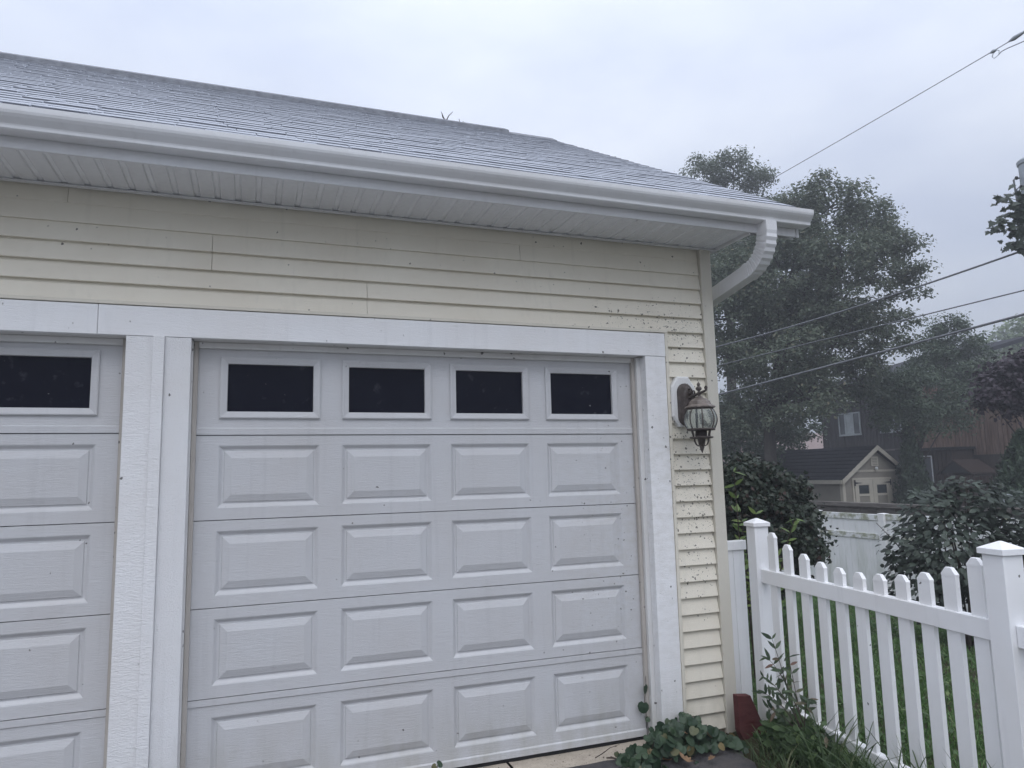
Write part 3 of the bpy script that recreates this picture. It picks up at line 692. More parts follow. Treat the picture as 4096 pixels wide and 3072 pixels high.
# ------------------------------------------------------------------ back fences
PX = 7.5
pf = empty('privacy_fence', (PX, 4, -.6), 'mildew streaked white vinyl privacy fence beyond the lawn', 'fence')
yy = 8.2; k = 0
posts = [8.0, 6.48, 5.0, 3.18, 1.36, -.46, -2.3]
def ztop(y): return .853 + (.933-.853)*(5.0-y)/2.35*.55 if y < 5 else .853
for y in posts:
    p = box('fence_post', 'vinyl', pf, PX-.07, PX+.06, y-.062, y+.062, -.9, ztop(y)+.008, .004)
    loft(MB(), [[(PX-.005+a*h, y+b*h, z_) for a, b in ((-1, -1), (1, -1), (1, 1), (-1, 1))] for h, z_ in ((.066, ztop(y)+.009), (.066, ztop(y)+.018), (.01, ztop(y)+.03))]).build('post_cap', 'vinyl', p)
for a, b in zip(posts[:-1], posts[1:]):
    y0, y1 = b+.063, a-.063; zt = ztop((a+b)/2)
    nb = 10
    for i in range(nb):
        u0 = y0+(y1-y0)*i/nb; u1 = y0+(y1-y0)*(i+1)/nb-.004
        box('fence_board', 'vinyl_dirty', pf, PX-.012, PX+.012, u0, u1, -.72, zt-.10, .002)
    for z0, z1 in ((zt-.10, zt), (.44, .53), (-.70, -.60)): box('fence_rail', 'rail_dirty', pf, PX-.028, PX+.028, y0, y1, z0, z1, .003)
wf = empty('board_fence', (8.4, 4, -.6), 'weathered grey wooden board fence right behind the white vinyl fence', 'fence')
for i in range(62):
    y = -2.4+i*.19; box('fence_board', 'greywood', wf, 8.39, 8.41, y, y+.184, -.75, .90)
for a in (-2.4, .2, 2.8, 5.4, 8.0): box('cap_rail', 'greywood', wf, 8.335, 8.465, a, a+2.595, .905, .985, .004)
df = empty('dark_fence', (20.5, 13.5, -.7), 'dark wooden fence between the shed and the far evergreen', 'fence')
for i in range(46):
    y = 14.3-i*.2; box('fence_board', 'brownwood2', df, 20.4+i*.03, 20.43+i*.03, y-.195, y, -.8, 1.27-.005*i+.03*random.random())
# pool deck and ladder
pd = empty('pool_deck', (11.6, 4, -.6), 'brown wooden pool deck edge right of the big leaved bush', 'deck')
for i in range(6): box('deck_board', 'brownwood', pd, 10.72+i*.15, 10.86+i*.15, 1.0, 5.05, .80, .845)
box('deck_fascia', 'brownwood2', pd, 10.69, 10.718, 1.0, 5.05, -.6, .845)
lad = empty('pool_ladder', (10.7, 5, .8), 'white metal pool ladder handrails above the pool deck', 'ladder')
for dx, dy in ((0, 0), (.05, -.42)):
    pts = [(10.56+dx, 5.155+dy, .55), (10.55+dx, 5.145+dy, .95), (10.57+dx, 5.13+dy, 1.06), (10.62+dx, 5.10+dy, 1.092), (10.67+dx, 5.07+dy, 1.06), (10.74+dx, 5.06+dy, .96), (10.79+dx, 5.05+dy, .80)]
    MB().tube(pts, .019, 8).build('handrail', 'metal', lad, smooth=True)

# ------------------------------------------------------------------ neighbour's shed
SX0, SX1, SY0, SY1 = 16.62, 19.66, 15.1, 19.9; SG = -.75; EZs = 1.245; AZ = 2.30; AXs = (SX0+SX1)/2
shed = empty('garden_shed', (AXs, 17, SG), 'beige garden shed with dark roof and pale trim behind the white fence', 'shed')
sw = MB(); sw.box(SX0, SX1, SY0, SY1, SG, EZs); sw.prism([(SX0, SY0, EZs), (SX1, SY0, EZs), (AXs, SY0, AZ-.06)], (0, SY1-SY0, 0))
sh_w = sw.build('wall', 'shedwall', shed)
k_ = (AZ-EZs)/(AXs-SX0); ov = .16
for s in (-1, 1):
    e = AXs+s*(AXs-SX0+ov); ez = EZs-k_*ov
    rf = MB().hexa([(e, SY0-.18, ez), (e, SY1+.15, ez), (AXs, SY1+.15, AZ), (AXs, SY0-.18, AZ)], [(e, SY0-.18, ez+.07), (e, SY1+.15, ez+.07), (AXs, SY1+.15, AZ+.07), (AXs, SY0-.18, AZ+.07)]).build('roof_slope', 'shedroof', shed)
    MB().hexa([(e, SY0-.215, ez-.08), (e, SY0-.181, ez-.08), (AXs, SY0-.181, AZ-.08), (AXs, SY0-.215, AZ-.08)], [(e, SY0-.215, ez+.08), (e, SY0-.181, ez+.08), (AXs, SY0-.181, AZ+.08), (AXs, SY0-.215, AZ+.08)]).build('barge_board', 'shedtrim', shed)
    for j in range(9):   # courses of shingles standing a little proud
        u0, u1 = j/9, (j+1)/9
        def q(u, y, up): return (e+(AXs-e)*u, y, ez+(AZ-ez)*u+up)
        MB().hexa([q(u0, SY0-.19, .071), q(u0, SY1+.16, .071), q(u1, SY1+.16, .071), q(u1, SY0-.19, .071)], [q(u0, SY0-.19, .092), q(u0, SY1+.16, .092), q(u1, SY1+.16, .073), q(u1, SY0-.19, .073)]).build('shingle_course', 'shedroof', rf)
box('eave_board', 'shedtrim', shed, SX0-ov-.035, SX0-ov-.003, SY0-.18, SY1+.15, EZs-k_*ov-.06, EZs-k_*ov+.075)
for x0, x1 in ((SX0-.012, SX0+.11), (SX1-.11, SX1+.012)): box('corner_trim', 'shedtrim', shed, x0, x1, SY0-.025, SY0+.10, SG, EZs-.02)
box('band_trim', 'shedtrim', shed, SX0+.35, SX1-.35, SY0-.022, SY0-.001, 1.46, 1.535)
vt = box('gable_vent', 'shedtrim', shed, AXs-.17, AXs+.15, SY0-.03, SY0-.001, 1.66, 1.99)
for j in range(5): box('louvre', 'shedwall', vt, AXs-.12, AXs+.10, SY0-.038, SY0-.031, 1.70+j*.055, 1.722+j*.055)
MB().lathe([(.03, .03), (.05, .0), (.055, -.06), (.0, -.07)], (AXs-.02, SY0-.09, 1.60), 10).build('gable_light', 'white', shed, smooth=True)
DT = 1.19
for x0, x1, h in ((17.13, 17.93, -1), (17.945, 18.745, 1)):
    dr = box('door', 'shedwall', shed, x0, x1, SY0-.035, SY0-.001, SG+.05, DT)
    for a, b, c, d in ((x0, x0+.17, SG+.05, DT), (x1-.17, x1, SG+.05, DT), (x0+.171, x1-.171, DT-.17, DT), (x0+.171, x1-.171, .64, .715), (x0+.171, x1-.171, SG+.05, SG+.2)): box('door_trim', 'shedtrim', dr, a, b, SY0-.055, SY0-.036, c, d)
    box('door_window', 'housewin', dr, x0+.19, x1-.19, SY0-.045, SY0-.036, .725, 1.0)
    hx = x0 if h < 0 else x1
    hm = MB(); hm.prism([(hx, SY0-.06, DT-.13), (hx-h*.34, SY0-.06, DT-.10), (hx, SY0-.06, DT-.07)], (0, -.012, 0)); hm.box(hx-.02, hx+.02, SY0-.072, SY0-.058, DT-.2, DT+.0); hm.build('hinge', 'dark', dr)
for a, b, c, d in ((17.05, 17.125, SG, 1.265), (18.75, 18.825, SG, 1.265), (17.126, 18.749, 1.195, 1.265)): box('door_casing', 'shedtrim', shed, a, b, SY0-.03, SY0-.001, c, d)

# ------------------------------------------------------------------ dark house behind, with a brown wing and a low lean-to
HX = 26.
house = empty('dark_house', (29, 20, -.7), 'dark board sided house with white framed windows behind the trees', 'house')
hw = box('wall', 'darkwood', house, HX, 34, 20.55, 25.7, -.8, 6.0)
for i in range(26):
    y = 20.6+i*.2; box('batten', 'darkwood', hw, HX-.03, HX-.001, y, y+.05, 2.45, 6.0)
box('belt_board', 'greywood', house, HX-.06, HX-.001, 20.56, 25.7, 2.36, 2.44)
MB().prism([(HX-.7, 20.3, 5.5), (HX-.7, 26.2, 5.5), (HX-.7, 26.2, 5.7), (HX-.7, 20.3, 5.7)], (9.5, 0, 2.4)).build('roof', 'shedroof', house)
def hwin(y0, y1, z0, z1, nm=3):
    w = box('window', 'housewin', house, HX-.05, HX-.001, y0, y1, z0, z1)
    for a, b, c, d in ((y0-.06, y0, z0-.06, z1+.06), (y1, y1+.06, z0-.06, z1+.06), (y0, y1, z1, z1+.06), (y0-.08, y1+.08, z0-.09, z0-.001)): box('frame', 'curtain', w, HX-.09, HX-.051, a, b, c, d)
    for j in range(1, nm): yc = y0+(y1-y0)*(.33 if j == 1 else .70); box('mullion', 'curtain', w, HX-.08, HX-.051, yc-.05, yc+.05, z0+.001, z1-.001)
    box('curtain', 'curtain', w, HX-.058, HX-.0515, y0+.30*(y1-y0), y0+.66*(y1-y0), z0+.01, z1-.01)
hwin(23.12, 24.4, 3.29, 4.30); hwin(20.75, 21.85, 3.29, 4.3, 2)
box('flood_light', 'white', house, HX-.16, HX-.002, 23.55, 23.75, 4.90, 5.02)
wing = empty('brown_wing', (29, 14, -.7), 'weathered brown board sided building right of the dark house', 'building')
bw = box('wall', 'brownwood2', wing, HX+.03, 33, 8.5, 20.4, -.8, 5.2)
r2 = random.Random(3)
for i in range(62):
    y = 8.6+i*.19; o = box('board', 'brownwood', bw, HX-.02-.03*r2.random(), HX+.029, y, y+.15+.03*r2.random(), 2.02+.25*(y > 17.3), 5.2)
low = MB().box(HX-1.3, HX-.06, 17.35, 19.75, -.8, 2.27).build('lean_to', 'brownwood2', wing)
box('lean_to_roof', 'dark', wing, HX-1.5, HX-.061, 17.2, 19.9, 2.275, 2.37)
for i in range(12): box('board', 'brownwood2', low, HX-1.33, HX-1.301, 17.4+i*.195, 17.56+i*.195, -.7, 2.26)
lw = box('lean_to_window', 'housewin', wing, HX-1.36, HX-1.331, 18.25, 18.75, .95, 1.95)
for a, b in ((18.20, 18.249), (18.751, 18.80)): box('frame', 'white', lw, HX-1.38, HX-1.362, a, b, .9, 2.0)
box('frame', 'white', lw, HX-1.38, HX-1.362, 18.20, 18.80, 2.001, 2.04)
MB().prism([(HX-1.6, 17.1, 1.85), (HX-1.6, 16.35, 1.32), (HX-1.6, 16.35, 1.25), (HX-1.6, 17.1, 1.77), (HX-1.6, 17.85, 1.25), (HX-1.6, 17.85, 1.32)], (1.5, 0, 0)).build('porch_roof', 'brownwood2', wing)
MB().prism([(HX-1.55, 16.45, 1.3), (HX-1.55, 17.75, 1.3), (HX-1.55, 17.1, 1.76)], (.1, 0, 0)).build('porch_gable', 'darkwood', wing)
def far_house(loc, w, d, h, rise, label, rot=0):
    e = empty('far_house', loc, label, 'house'); x, y, z = loc
    box('wall', 'brick', e, x-w/2, x+w/2, y-d/2, y+d/2, z, z+h)
    MB().prism([(x-w/2-.4, y-d/2-.4, z+h-.1), (x-w/2-.4, y, z+h+rise), (x-w/2-.4, y+d/2+.4, z+h-.1), (x-w/2-.4, y+d/2+.4, z+h-.3), (x-w/2-.4, y, z+h+rise-.25), (x-w/2-.4, y-d/2-.4, z+h-.3)], (w+.8, 0, 0)).build('roof', 'pinkroof', e)
    MB().prism([(x-w/2+.01, y-d/2, z+h), (x-w/2+.01, y+d/2, z+h), (x-w/2+.01, y, z+h+rise-.26)], (w-.02, 0, 0)).build('gable', 'brick', e)
far_house((56, 38.5, -.6), 18, 9, 5.6, 3.2, 'far house with pinkish roof beyond the purple maple')
far_house((45, 50, -.6), 12, 9, 2.9, 2.6, 'far house with pinkish roof left of the dark house')
far_house((15.5, 33, -.6), 9, 7, 1.6, 1.3, 'low building with pinkish roof seen past the garage corner')

# ------------------------------------------------------------------ overhead lines and pole
POLE = Vector((11.55, 4.0, -.6))
pole = empty('utility_pole', POLE, 'wooden utility pole with grey transformer can at the right edge', 'utility pole')
MB().tube([(POLE.x, POLE.y, -.8), (POLE.x, POLE.y, 5), (POLE.x, POLE.y, 11.2)], [.17, .15, .12], 14).build('pole_shaft', 'pole', pole, smooth=True)
can = MB(); can.lathe([(.20, 5.62), (.225, 5.66), (.225, 7.22), (.245, 7.24), (.25, 7.30), (.22, 7.33), (.08, 7.42), (.01, 7.43)], (11.30, 4.42, 0), 24)
cano = can.build('transformer', 'metal', pole, smooth=False)
box('bracket', 'metal', pole, 11.38, 11.50, 4.06, 4.28, 6.2, 6.3)
for k, (dx, zt) in enumerate(((-.0, 6.98), (.05, 6.80))):
    MB().tube([(11.10+dx, 4.56-.03*k, zt), (11.02+dx, 4.58-.03*k, zt), (11.00+dx, 4.60, zt-.03), (11.02+dx, 4.60, zt-.35), (11.05+dx, 4.60, zt-.7), (11.0+dx, 4.60, zt-1.0), (10.98+dx, 4.58, zt-1.35)], .016, 6).build('lead_wire', 'cable', pole, smooth=True)
    MB().lathe([(.02, -.03), (.03, -.01), (.03, .01), (.02, .03)], (11.04+dx, 4.57-.03*k, zt), 8).build('bushing', 'dark', pole)
def wire(name, pts, r, label, ext):
    p = [Vector(q) for q in pts]
    # quadratic through the three points, prolonged at both ends
    def at(t):
        a, b, c = p; return a*(2*(t-.5)*(t-1)) + b*(-4*t*(t-1)) + c*(2*t*(t-.5))
    ts = np.linspace(ext[0], ext[1], 40)
    return tag(MB().tube([at(t) for t in ts], r, 6).build(name, 'cable', smooth=True), label, 'cable')
# parameter .5 is the middle point of each line
wire('overhead_wire', [(10.49, 10.4, 9.32), (10.87, 7.25, 9.53), (11.25, 4.1, 9.77)], .0085, 'thin top wire rising to the upper right corner', (-.9, 1.0))
wire('overhead_wire', [(9.93, 12.57, 5.12), (10.415, 8.53, 5.24), (10.9, 4.5, 5.54)], .019, 'highest of the three cables crossing the oak', (-.6, 1.08))
wire('overhead_wire', [(9.94, 12.53, 4.58), (10.415, 8.56, 4.69), (10.89, 4.58, 4.80)], .0125, 'thin middle cable of the three crossing the oak', (-.6, 1.08))
wire('overhead_wire', [(9.95, 12.41, 3.77), (10.42, 8.51, 4.06), (10.89, 4.62, 4.36)], .024, 'thick lowest cable of the three crossing the oak', (-.6, 1.08))
ins = empty('wire_clamps', (11.2, 4.5, 9.75), 'dead end clamps and jumper loop on the thin top wire', 'wire clamp')
MB().tube([(11.19, 4.52, 9.735), (11.205, 4.42, 9.75), (11.22, 4.32, 9.765), (11.235, 4.2, 9.78)], [.012, .045, .035, .02], 8).build('clamp_body', 'metal', ins, smooth=True)
MB().tube([(11.235, 4.22, 9.78), (11.25, 4.12, 9.80), (11.28, 3.95, 9.83)], [.03, .022, .03], 8).build('insulator', 'metal', ins, smooth=True)
MB().tube([(11.145, 4.86, 9.695), (11.155, 4.80, 9.70), (11.165, 4.74, 9.705)], [.012, .04, .018], 8).build('hot_clamp', 'metal', ins, smooth=True)
MB().tube([(11.155, 4.79, 9.69), (11.15, 4.83, 9.60), (11.155, 4.80, 9.55), (11.17, 4.71, 9.58), (11.175, 4.70, 9.66), (11.165, 4.74, 9.70)], .008, 6).build('bail', 'metal', ins, smooth=True)
MB().tube([(11.17, 4.72, 9.58), (11.18, 4.66, 9.62), (11.2, 4.55, 9.625), (11.23, 4.35, 9.61), (11.3, 4.0, 9.60)], .009, 6).build('jumper', 'cable', ins, smooth=True)

# ------------------------------------------------------------------ trees
def tree(name, label, cat, base, r0, lobes, leaf, size, mat, per_m3=26., group=None, clump=.34, up=.85, bark='bark', limbs=True):
    base = Vector(base); t = empty(name, base, label, cat, group)
    L = np.array(lobes, float)
    top = Vector(L[np.argmax(L[:, 2]), :3]); cen = Vector(L[:, :3].mean(0))
    fork = Vector((base.x*.7+cen.x*.3, base.y*.7+cen.y*.3, base.z+(cen.z-base.z)*.55))
    pts = [base-Vector((0, 0, .3))] + [base.lerp(fork, u)+Vector((.12*math.sin(u*5+base.x), .12*math.cos(u*4+base.y), 0))*r0*4*u for u in (.0, .3, .6, 1)] + [fork.lerp(top, .55), fork.lerp(top, .9)]
    m = MB(); m.tube(pts, [r0*1.5, r0*1.25, r0, r0*.9, r0*.75, r0*.45, r0*.12], 10)
    P_, N_ = [], []
    rr = random.Random(int(base.x*100))
    for lx, ly, lz, lr in lobes:
        c = Vector((lx, ly, lz))
        st = fork.lerp(base, rr.uniform(-.05, .3)) if c.z < fork.z+2 else fork.lerp(top, rr.uniform(.0, .5))
        if limbs:
            mid = st.lerp(c, .55)+Vector((rr.uniform(-.2, .2), rr.uniform(-.2, .2), .12))*lr
            m.tube([st, st.lerp(mid, .5)+Vector((0, 0, .05*lr)), mid, c], [r0*.42, r0*.30, r0*.20, r0*.06], 6)
        nc = max(6, int(per_m3*(lr**3)*1.3/(clump*3)**1.0)) if False else max(10, int(34*(lr/clump/2.6)**2))
        d = rng.normal(size=(nc, 3)); d /= np.linalg.norm(d, axis=1, keepdims=True)
        d[:, 2] = np.where(d[:, 2] < -.55, -d[:, 2], d[:, 2])
        rad = lr*rng.uniform(.35, 1.12, nc)**.6
        cc = np.array((lx, ly, lz)) + d*rad[:, None]
        if limbs:
            for q in cc[:max(3, nc//5)]: 
                a = c.lerp(Vector(q), .1); m.tube([a, a.lerp(Vector(q), .6)+Vector((0, 0, .06*lr)), Vector(q)], [r0*.10, r0*.06, r0*.02], 4, False)
        nl = max(8, int(per_m3))
        for q in cc:
            k = int(nl*rng.uniform(.55, 1.3)); sg = clump*rng.uniform(.6, 1.15)
            off = np.clip(rng.normal(size=(k, 3)), -1.7, 1.7)*np.array((1, 1, .62))*sg*.62
            P_.append(q+off); nn = rng.normal(size=(k, 3))*.8; nn[:, 2] += up*1.2; nn += off/sg*.5 + (q-np.array((lx, ly, lz)))/lr*.5; N_.append(nn)
    m.build('trunk', bark, t, smooth=True)
    Pp = np.concatenate(P_); Nn = np.concatenate(N_)
    me = leaf_mesh('crown', leaf, Pp, Nn, size*rng.uniform(.6, 1.25, len(Pp)))
    tag(link('crown', me, t, mat), kind='stuff')
    return t, len(Pp)
counts = {}
OAK = [(15.72, 13.79, 10.32, 1.17), (15.34, 15.03, 10.15, 1.14), (16.51, 13.10, 9.35, 1.15), (17.55, 13.29, 8.35, 1.15), (14.54, 15.95, 9.44, 1.16), (15.44, 13.18, 7.72, 1.65), (14.45, 14.61, 7.72, 1.88), (13.16, 15.64, 7.57, 1.44), (18.15, 13.21, 7.54, .60), (16.94, 13.41, 5.93, 1.22), (15.20, 13.56, 5.50, 1.65), (13.86, 14.59, 5.48, 1.84), (13.06, 15.98, 5.36, 1.28), (14.03, 13.68, 3.84, 1.10), (13.33, 15.05, 3.52, 1.30), (13.03, 16.27, 3.30, .96), (16.73, 14.23, 4.41, .94),
       (17.3, 13.2, 9.1, .75), (16.2, 16.2, 9.0, 1.6), (16.0, 17.0, 6.5, 1.9), (12.3, 17.4, 7.0, 1.6), (14.3, 18.2, 8.6, 1.8)]
counts['oak'] = tree('oak_tree', 'tall spreading oak tree rising behind the garage corner', 'tree', (12.9, 14.6, -.75), .24, OAK, L_OAK, .115, 'oakleaf', 96, clump=.38)[1]
OAKB = [(17.50, 23.17, 15.50, .93), (18.95, 22.60, 15.84, .93), (20.11, 22.28, 15.11, .84), (19.28, 23.65, 15.09, 1.37), (17.80, 24.34, 14.00, 1.37), (20.80, 23.23, 14.15, 1.14), (19.2, 24, 12.4, 1.9), (18, 25, 10.6, 1.8), (20.6, 24.4, 11.3, 1.6)]
counts['oakb'] = tree('oak_tree', 'farther pale oak whose top shows above the roof edge', 'tree', (19.2, 24.2, -.75), .28, OAKB, L_OAK, .125, 'oakleaf', 84, clump=.42)[1]
T3 = [(23.48, 15.78, 6.49, .91), (24.10, 15.69, 5.48, .91), (22.82, 16.18, 5.34, 1.09), (20.64, 14.99, 4.08, 1.02), (22.93, 15.21, 4.22, 1.06), (18.92, 14.58, 3.84, .81), (21.53, 14.77, 3.30, .76), (18.75, 14.55, 4.49, .65), (19.70, 14.41, 3.02, .65), (23.42, 15.02, 4.29, .70), (23.2, 16.6, 6.0, .9), (18.50, 14.78, 3.65, .6), (19.39, 14.46, 3.46, .6), (17.93, 14.99, 4.21, .6), (18.4, 14.6, 3.05, .5), (19.2, 14.4, 2.95, .5)]
counts['t3'] = tree('leafy_tree', 'mid green tree standing before the dark house', 'tree', (19.7, 14.85, -.75), .10, T3, L_OAK, .11, 'treeleaf', 90, clump=.35)[1]
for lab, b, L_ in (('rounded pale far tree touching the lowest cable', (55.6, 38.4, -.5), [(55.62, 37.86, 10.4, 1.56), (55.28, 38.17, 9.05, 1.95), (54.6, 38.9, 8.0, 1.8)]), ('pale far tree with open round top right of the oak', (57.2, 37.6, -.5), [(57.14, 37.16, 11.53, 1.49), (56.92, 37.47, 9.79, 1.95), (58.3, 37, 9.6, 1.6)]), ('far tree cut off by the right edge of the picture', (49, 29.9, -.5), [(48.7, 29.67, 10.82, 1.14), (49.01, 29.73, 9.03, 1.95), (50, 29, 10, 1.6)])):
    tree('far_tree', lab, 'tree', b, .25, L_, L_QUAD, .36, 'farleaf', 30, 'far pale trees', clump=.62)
PM = [(14.75, 7.54, 3.7, .48), (14.44, 7.70, 3.31, .55), (14.87, 7.60, 2.91, .44), (14.19, 7.82, 3.15, .31), (15.96, 7.57, 3.7, .70), (15.98, 7.70, 3.10, .68), (15.0, 7.39, 3.95, .36), (15.3, 7.9, 3.4, .8)]
counts['pm'] = tree('purple_maple', 'dark purple leaved maple at the right edge before the pinkish roof', 'tree', (15.6, 7.8, -.7), .09, PM, L_MAPLE, .11, 'purple', 42, clump=.27)[1]
SHR = [(14.86, 18.39, 2.5, .88), (16.53, 18.84, 2.0, .73), (16.38, 20.87, 3.2, 1.17), (18.79, 20.9, 2.8, .9), (13.6, 19.3, 1.6, 1.1), (12.4, 18.6, 1.0, 1.0), (13.6, 18.9, 3.4, .9), (20.13, 20.52, 4.26, .95), (21.81, 22.17, 3.36, .8), (18.80, 20.15, 2.64, .8), (18.23, 19.04, 4.48, 1.13), (13.14, 16.92, 2.13, .5)]
tree('shrub_tree', 'dark low tree behind the oak trunk and shed', 'tree', (14.9, 19, -.75), .10, SHR, L_OAK, .15, 'treeleaf', 40, clump=.32)
tree('garage_tree', 'bare twigged treetop peeking over the garage ridge', 'tree', (1.6, 10.6, -.2), .13, [(1.62, 10.45, 9.32, .16), (1.92, 10.36, 9.22, .12), (1.4, 10.8, 8.6, .5), (2.2, 10.5, 8.5, .4), (1.2, 11.2, 7.5, .9), (2.2, 11, 7.2, .8)], L_OAK, .09, 'farleaf', 16, clump=.13)
tw = bpy.data.objects['garage_tree']
for a, b, c in (((1.58, 10.45, 9.2), (1.53, 10.45, 9.55), (1.44, 10.48, 9.80)), ((1.53, 10.45, 9.55), (1.60, 10.44, 9.70), (1.69, 10.42, 9.80)), ((1.80, 10.40, 9.2), (1.86, 10.38, 9.42), (1.83, 10.39, 9.64)), ((1.86, 10.38, 9.42), (1.93, 10.36, 9.48), (1.97, 10.35, 9.56)), ((1.53, 10.45, 9.6), (1.47, 10.46, 9.65), (1.45, 10.47, 9.76))):
    MB().tube([a, b, c], [.016, .011, .006], 5).build('twig', 'twig', tw)
tree('sapling_tree', 'small leafy treetop peeking over the sloping roof edge', 'tree', (5.1, 9.5, -.3), .06, [(5.11, 9.31, 8.50, .10), (5.0, 9.35, 8.2, .25), (5.2, 9.4, 7.6, .5)], L_OAK, .09, 'farleaf', 14, clump=.12)

# evergreens: cones of drooping sprays
def evergreen(label, base, h, r, n, cat='evergreen', size=.16, zlo=0.):
    t = empty('evergreen', base, label, cat)
    MB().tube([base, (base[0], base[1], base[2]+h*.96)], [.09, .01], 8).build('trunk', 'bark', t)
    u = rng.random(n)**.8; a = rng.uniform(0, 2*np.pi, n); lump = 1+.18*np.sin(a*5+u*17)+.12*np.sin(a*3-u*29)
    rad = r*(1-u**1.6)*lump*rng.uniform(.55, 1.05, n)+.03
    p = np.stack([base[0]+rad*np.cos(a), base[1]+rad*np.sin(a), base[2]+.05+u*h], 1)
    nn = np.stack([np.cos(a), np.sin(a), rng.normal(0, .4, n)+.3], 1)+rng.normal(0, .45, (n, 3))
    sp = np.stack([np.cos(a)*.5, np.sin(a)*.5, np.full(n, .8)], 1)+rng.normal(0, .35, (n, 3))
    tag(link('crown', leaf_mesh('crown', L_LANCE, p, nn, size*rng.uniform(.6, 1.3, n), sp), t, 'evergreen'), kind='stuff')
evergreen('narrow dark arborvitae right of the shed roof', (19.0, 14.35, -.75), 3.6, .62, 9000)
evergreen('broad feathery evergreen at the right edge behind the bush', (14.2, 7.2, -.7), 2.95, 1.05, 12000, size=.14)
evergreen('small clipped evergreen poking up by the shed wall', (9.3, 9.2, -.65), 2.1, .55, 4000, size=.10)
evergreen('low dark evergreen before the lean-to window', (23.2, 17.9, -.75), 2.5, .8, 4000)

# Japanese maple: layered drooping fingers
JM = [(3.33, 2.88, 1.51, .33), (2.94, 2.82, 1.41, .32), (3.70, 2.77, 1.28, .33), (3.90, 2.78, 1.10, .22), (3.19, 2.66, 1.09, .43), (3.47, 2.49, .83, .40), (3.01, 2.88, .77, .38), (3.66, 2.49, .70, .20), (3.45, 2.65, .50, .32), (2.6, 3.1, 1.1, .4), (3.1, 3.2, .4, .4), (3.70, 2.55, 1.0, .20), (2.5, 3.0, .5, .4), (3.3, 2.9, 0.2, .35)]
counts['jm'] = tree('japanese_maple', 'low dark weeping maple behind the first picket fence post', 'tree', (3.2, 2.9, -.14), .045, [(a-.13, b, c, d*.93) for a, b, c, d in JM], L_MAPLE, .050, 'jmaple', 72, clump=.125, up=.35)[1]

# big leaved bush
VIB = [(5.18, 1.70, 1.23, .31), (4.85, 1.95, 1.10, .32), (5.45, 1.52, 1.05, .31), (4.61, 2.08, .74, .32), (4.93, 1.77, .65, .51), (5.41, 1.49, .60, .46), (4.68, 2.00, .34, .42), (5.18, 1.74, .19, .46), (5.55, 1.36, .36, .30), (5.05, 1.83, 1.36, .16), (5.75, 1.3, .75, .35), (5.9, 1.2, .3, .35)]
VIB = [(a+.06, b-.05, c, d*.96) for a, b, c, d in VIB]
vib = empty('broadleaf_bush', (5.1, 1.8, -.34), 'rounded bush with big dark glossy leaves behind the picket fence', 'bush')
st = MB(); r3 = random.Random(11); tipsv = []
for k in range(26):
    L_ = VIB[k % len(VIB)]; tip = Vector((L_[0]+r3.uniform(-.8, .8)*L_[3], L_[1]+r3.uniform(-.8, .8)*L_[3], L_[2]+r3.uniform(0, .9)*L_[3]))
    st.tube(curve_pts((5.1+r3.uniform(-.15, .15), 1.75+r3.uniform(-.15, .15), -.4), tip, .12, 6), [.014-.0018*i for i in range(7)], 5)
st.build('stem', 'twig', vib)
P_, N_ = [], []
for lx, ly, lz, lr in VIB:
    k = int(620*(lr/.4)**2); d = rng.normal(size=(k, 3)); d /= np.linalg.norm(d, axis=1, keepdims=True)
    P_.append(np.array((lx, ly, lz))+d*(lr*rng.uniform(.45, 1.1, k)**.7)[:, None]); N_.append(d*.55+np.array((-.18, -.25, .75))+rng.normal(0, .33, (k, 3)))
Pv = np.concatenate(P_); Nv = np.concatenate(N_)
sp = Pv-np.array((5.1, 1.8, .6)); sp[:, 2] -= .35; sp = sp/np.linalg.norm(sp, axis=1, keepdims=True)+rng.normal(0, .35, Pv.shape)
sz_ = .080*rng.uniform(.65, 1.25, len(Pv))
dist = np.linalg.norm(Pv-CAMP, axis=1); order = np.argsort(dist-.25*Pv[:, 2])
sel = order[:300]; rest = order[300:]
leaf_objects('leaf', L_OVATE, Pv[sel], Nv[sel], sz_[sel], 'vib_o', vib, sp[sel])
tag(link('foliage', leaf_mesh('foliage', L_OVATE, Pv[rest], Nv[rest], sz_[rest], sp[rest]), vib, 'vib'), kind='stuff')

# maple shoots on the pole
mb = empty('maple_shoots', (11.3, 4.3, 5.5), 'loose maple shoots hanging beside the transformer at the right edge', 'branch')
BR = [(10.73, 4.33, 6.48, .15), (10.62, 4.41, 6.19, .19), (10.74, 4.40, 5.93, .17), (10.38, 4.53, 5.99, .13), (10.71, 4.45, 5.68, .19), (10.82, 4.33, 6.27, .17), (10.41, 4.44, 6.50, .08), (10.95, 4.4, 5.9, .25), (10.95, 4.35, 6.3, .22), (10.25, 4.56, 5.93, .07)]
Pb = []; Nb = []; bm_ = MB()
for lx, ly, lz, lr in BR:
    bm_.tube(curve_pts((11.3, 4.3, lz-.35), (lx, ly, lz), .06, 6), [.012, .011, .009, .008, .006, .005, .003], 5)
    k = int(5+22*(lr/.19)**2); d = rng.normal(size=(k, 3))*.62
    Pb.append(np.array((lx, ly, lz))+d*lr); Nb.append(rng.normal(0, .5, (k, 3))+np.array((-.4, -.5, .55)))
bm_.build('twig', 'twig', mb)
Pb = np.concatenate(Pb); Nb = np.concatenate(Nb); spb = rng.normal(0, .6, Pb.shape)+np.array((-.5, 0, -.6))
leaf_objects('leaf', L_MAPLE, Pb, Nb, .15*rng.uniform(.6, 1.15, len(Pb)), 'branch_o', mb, spb)

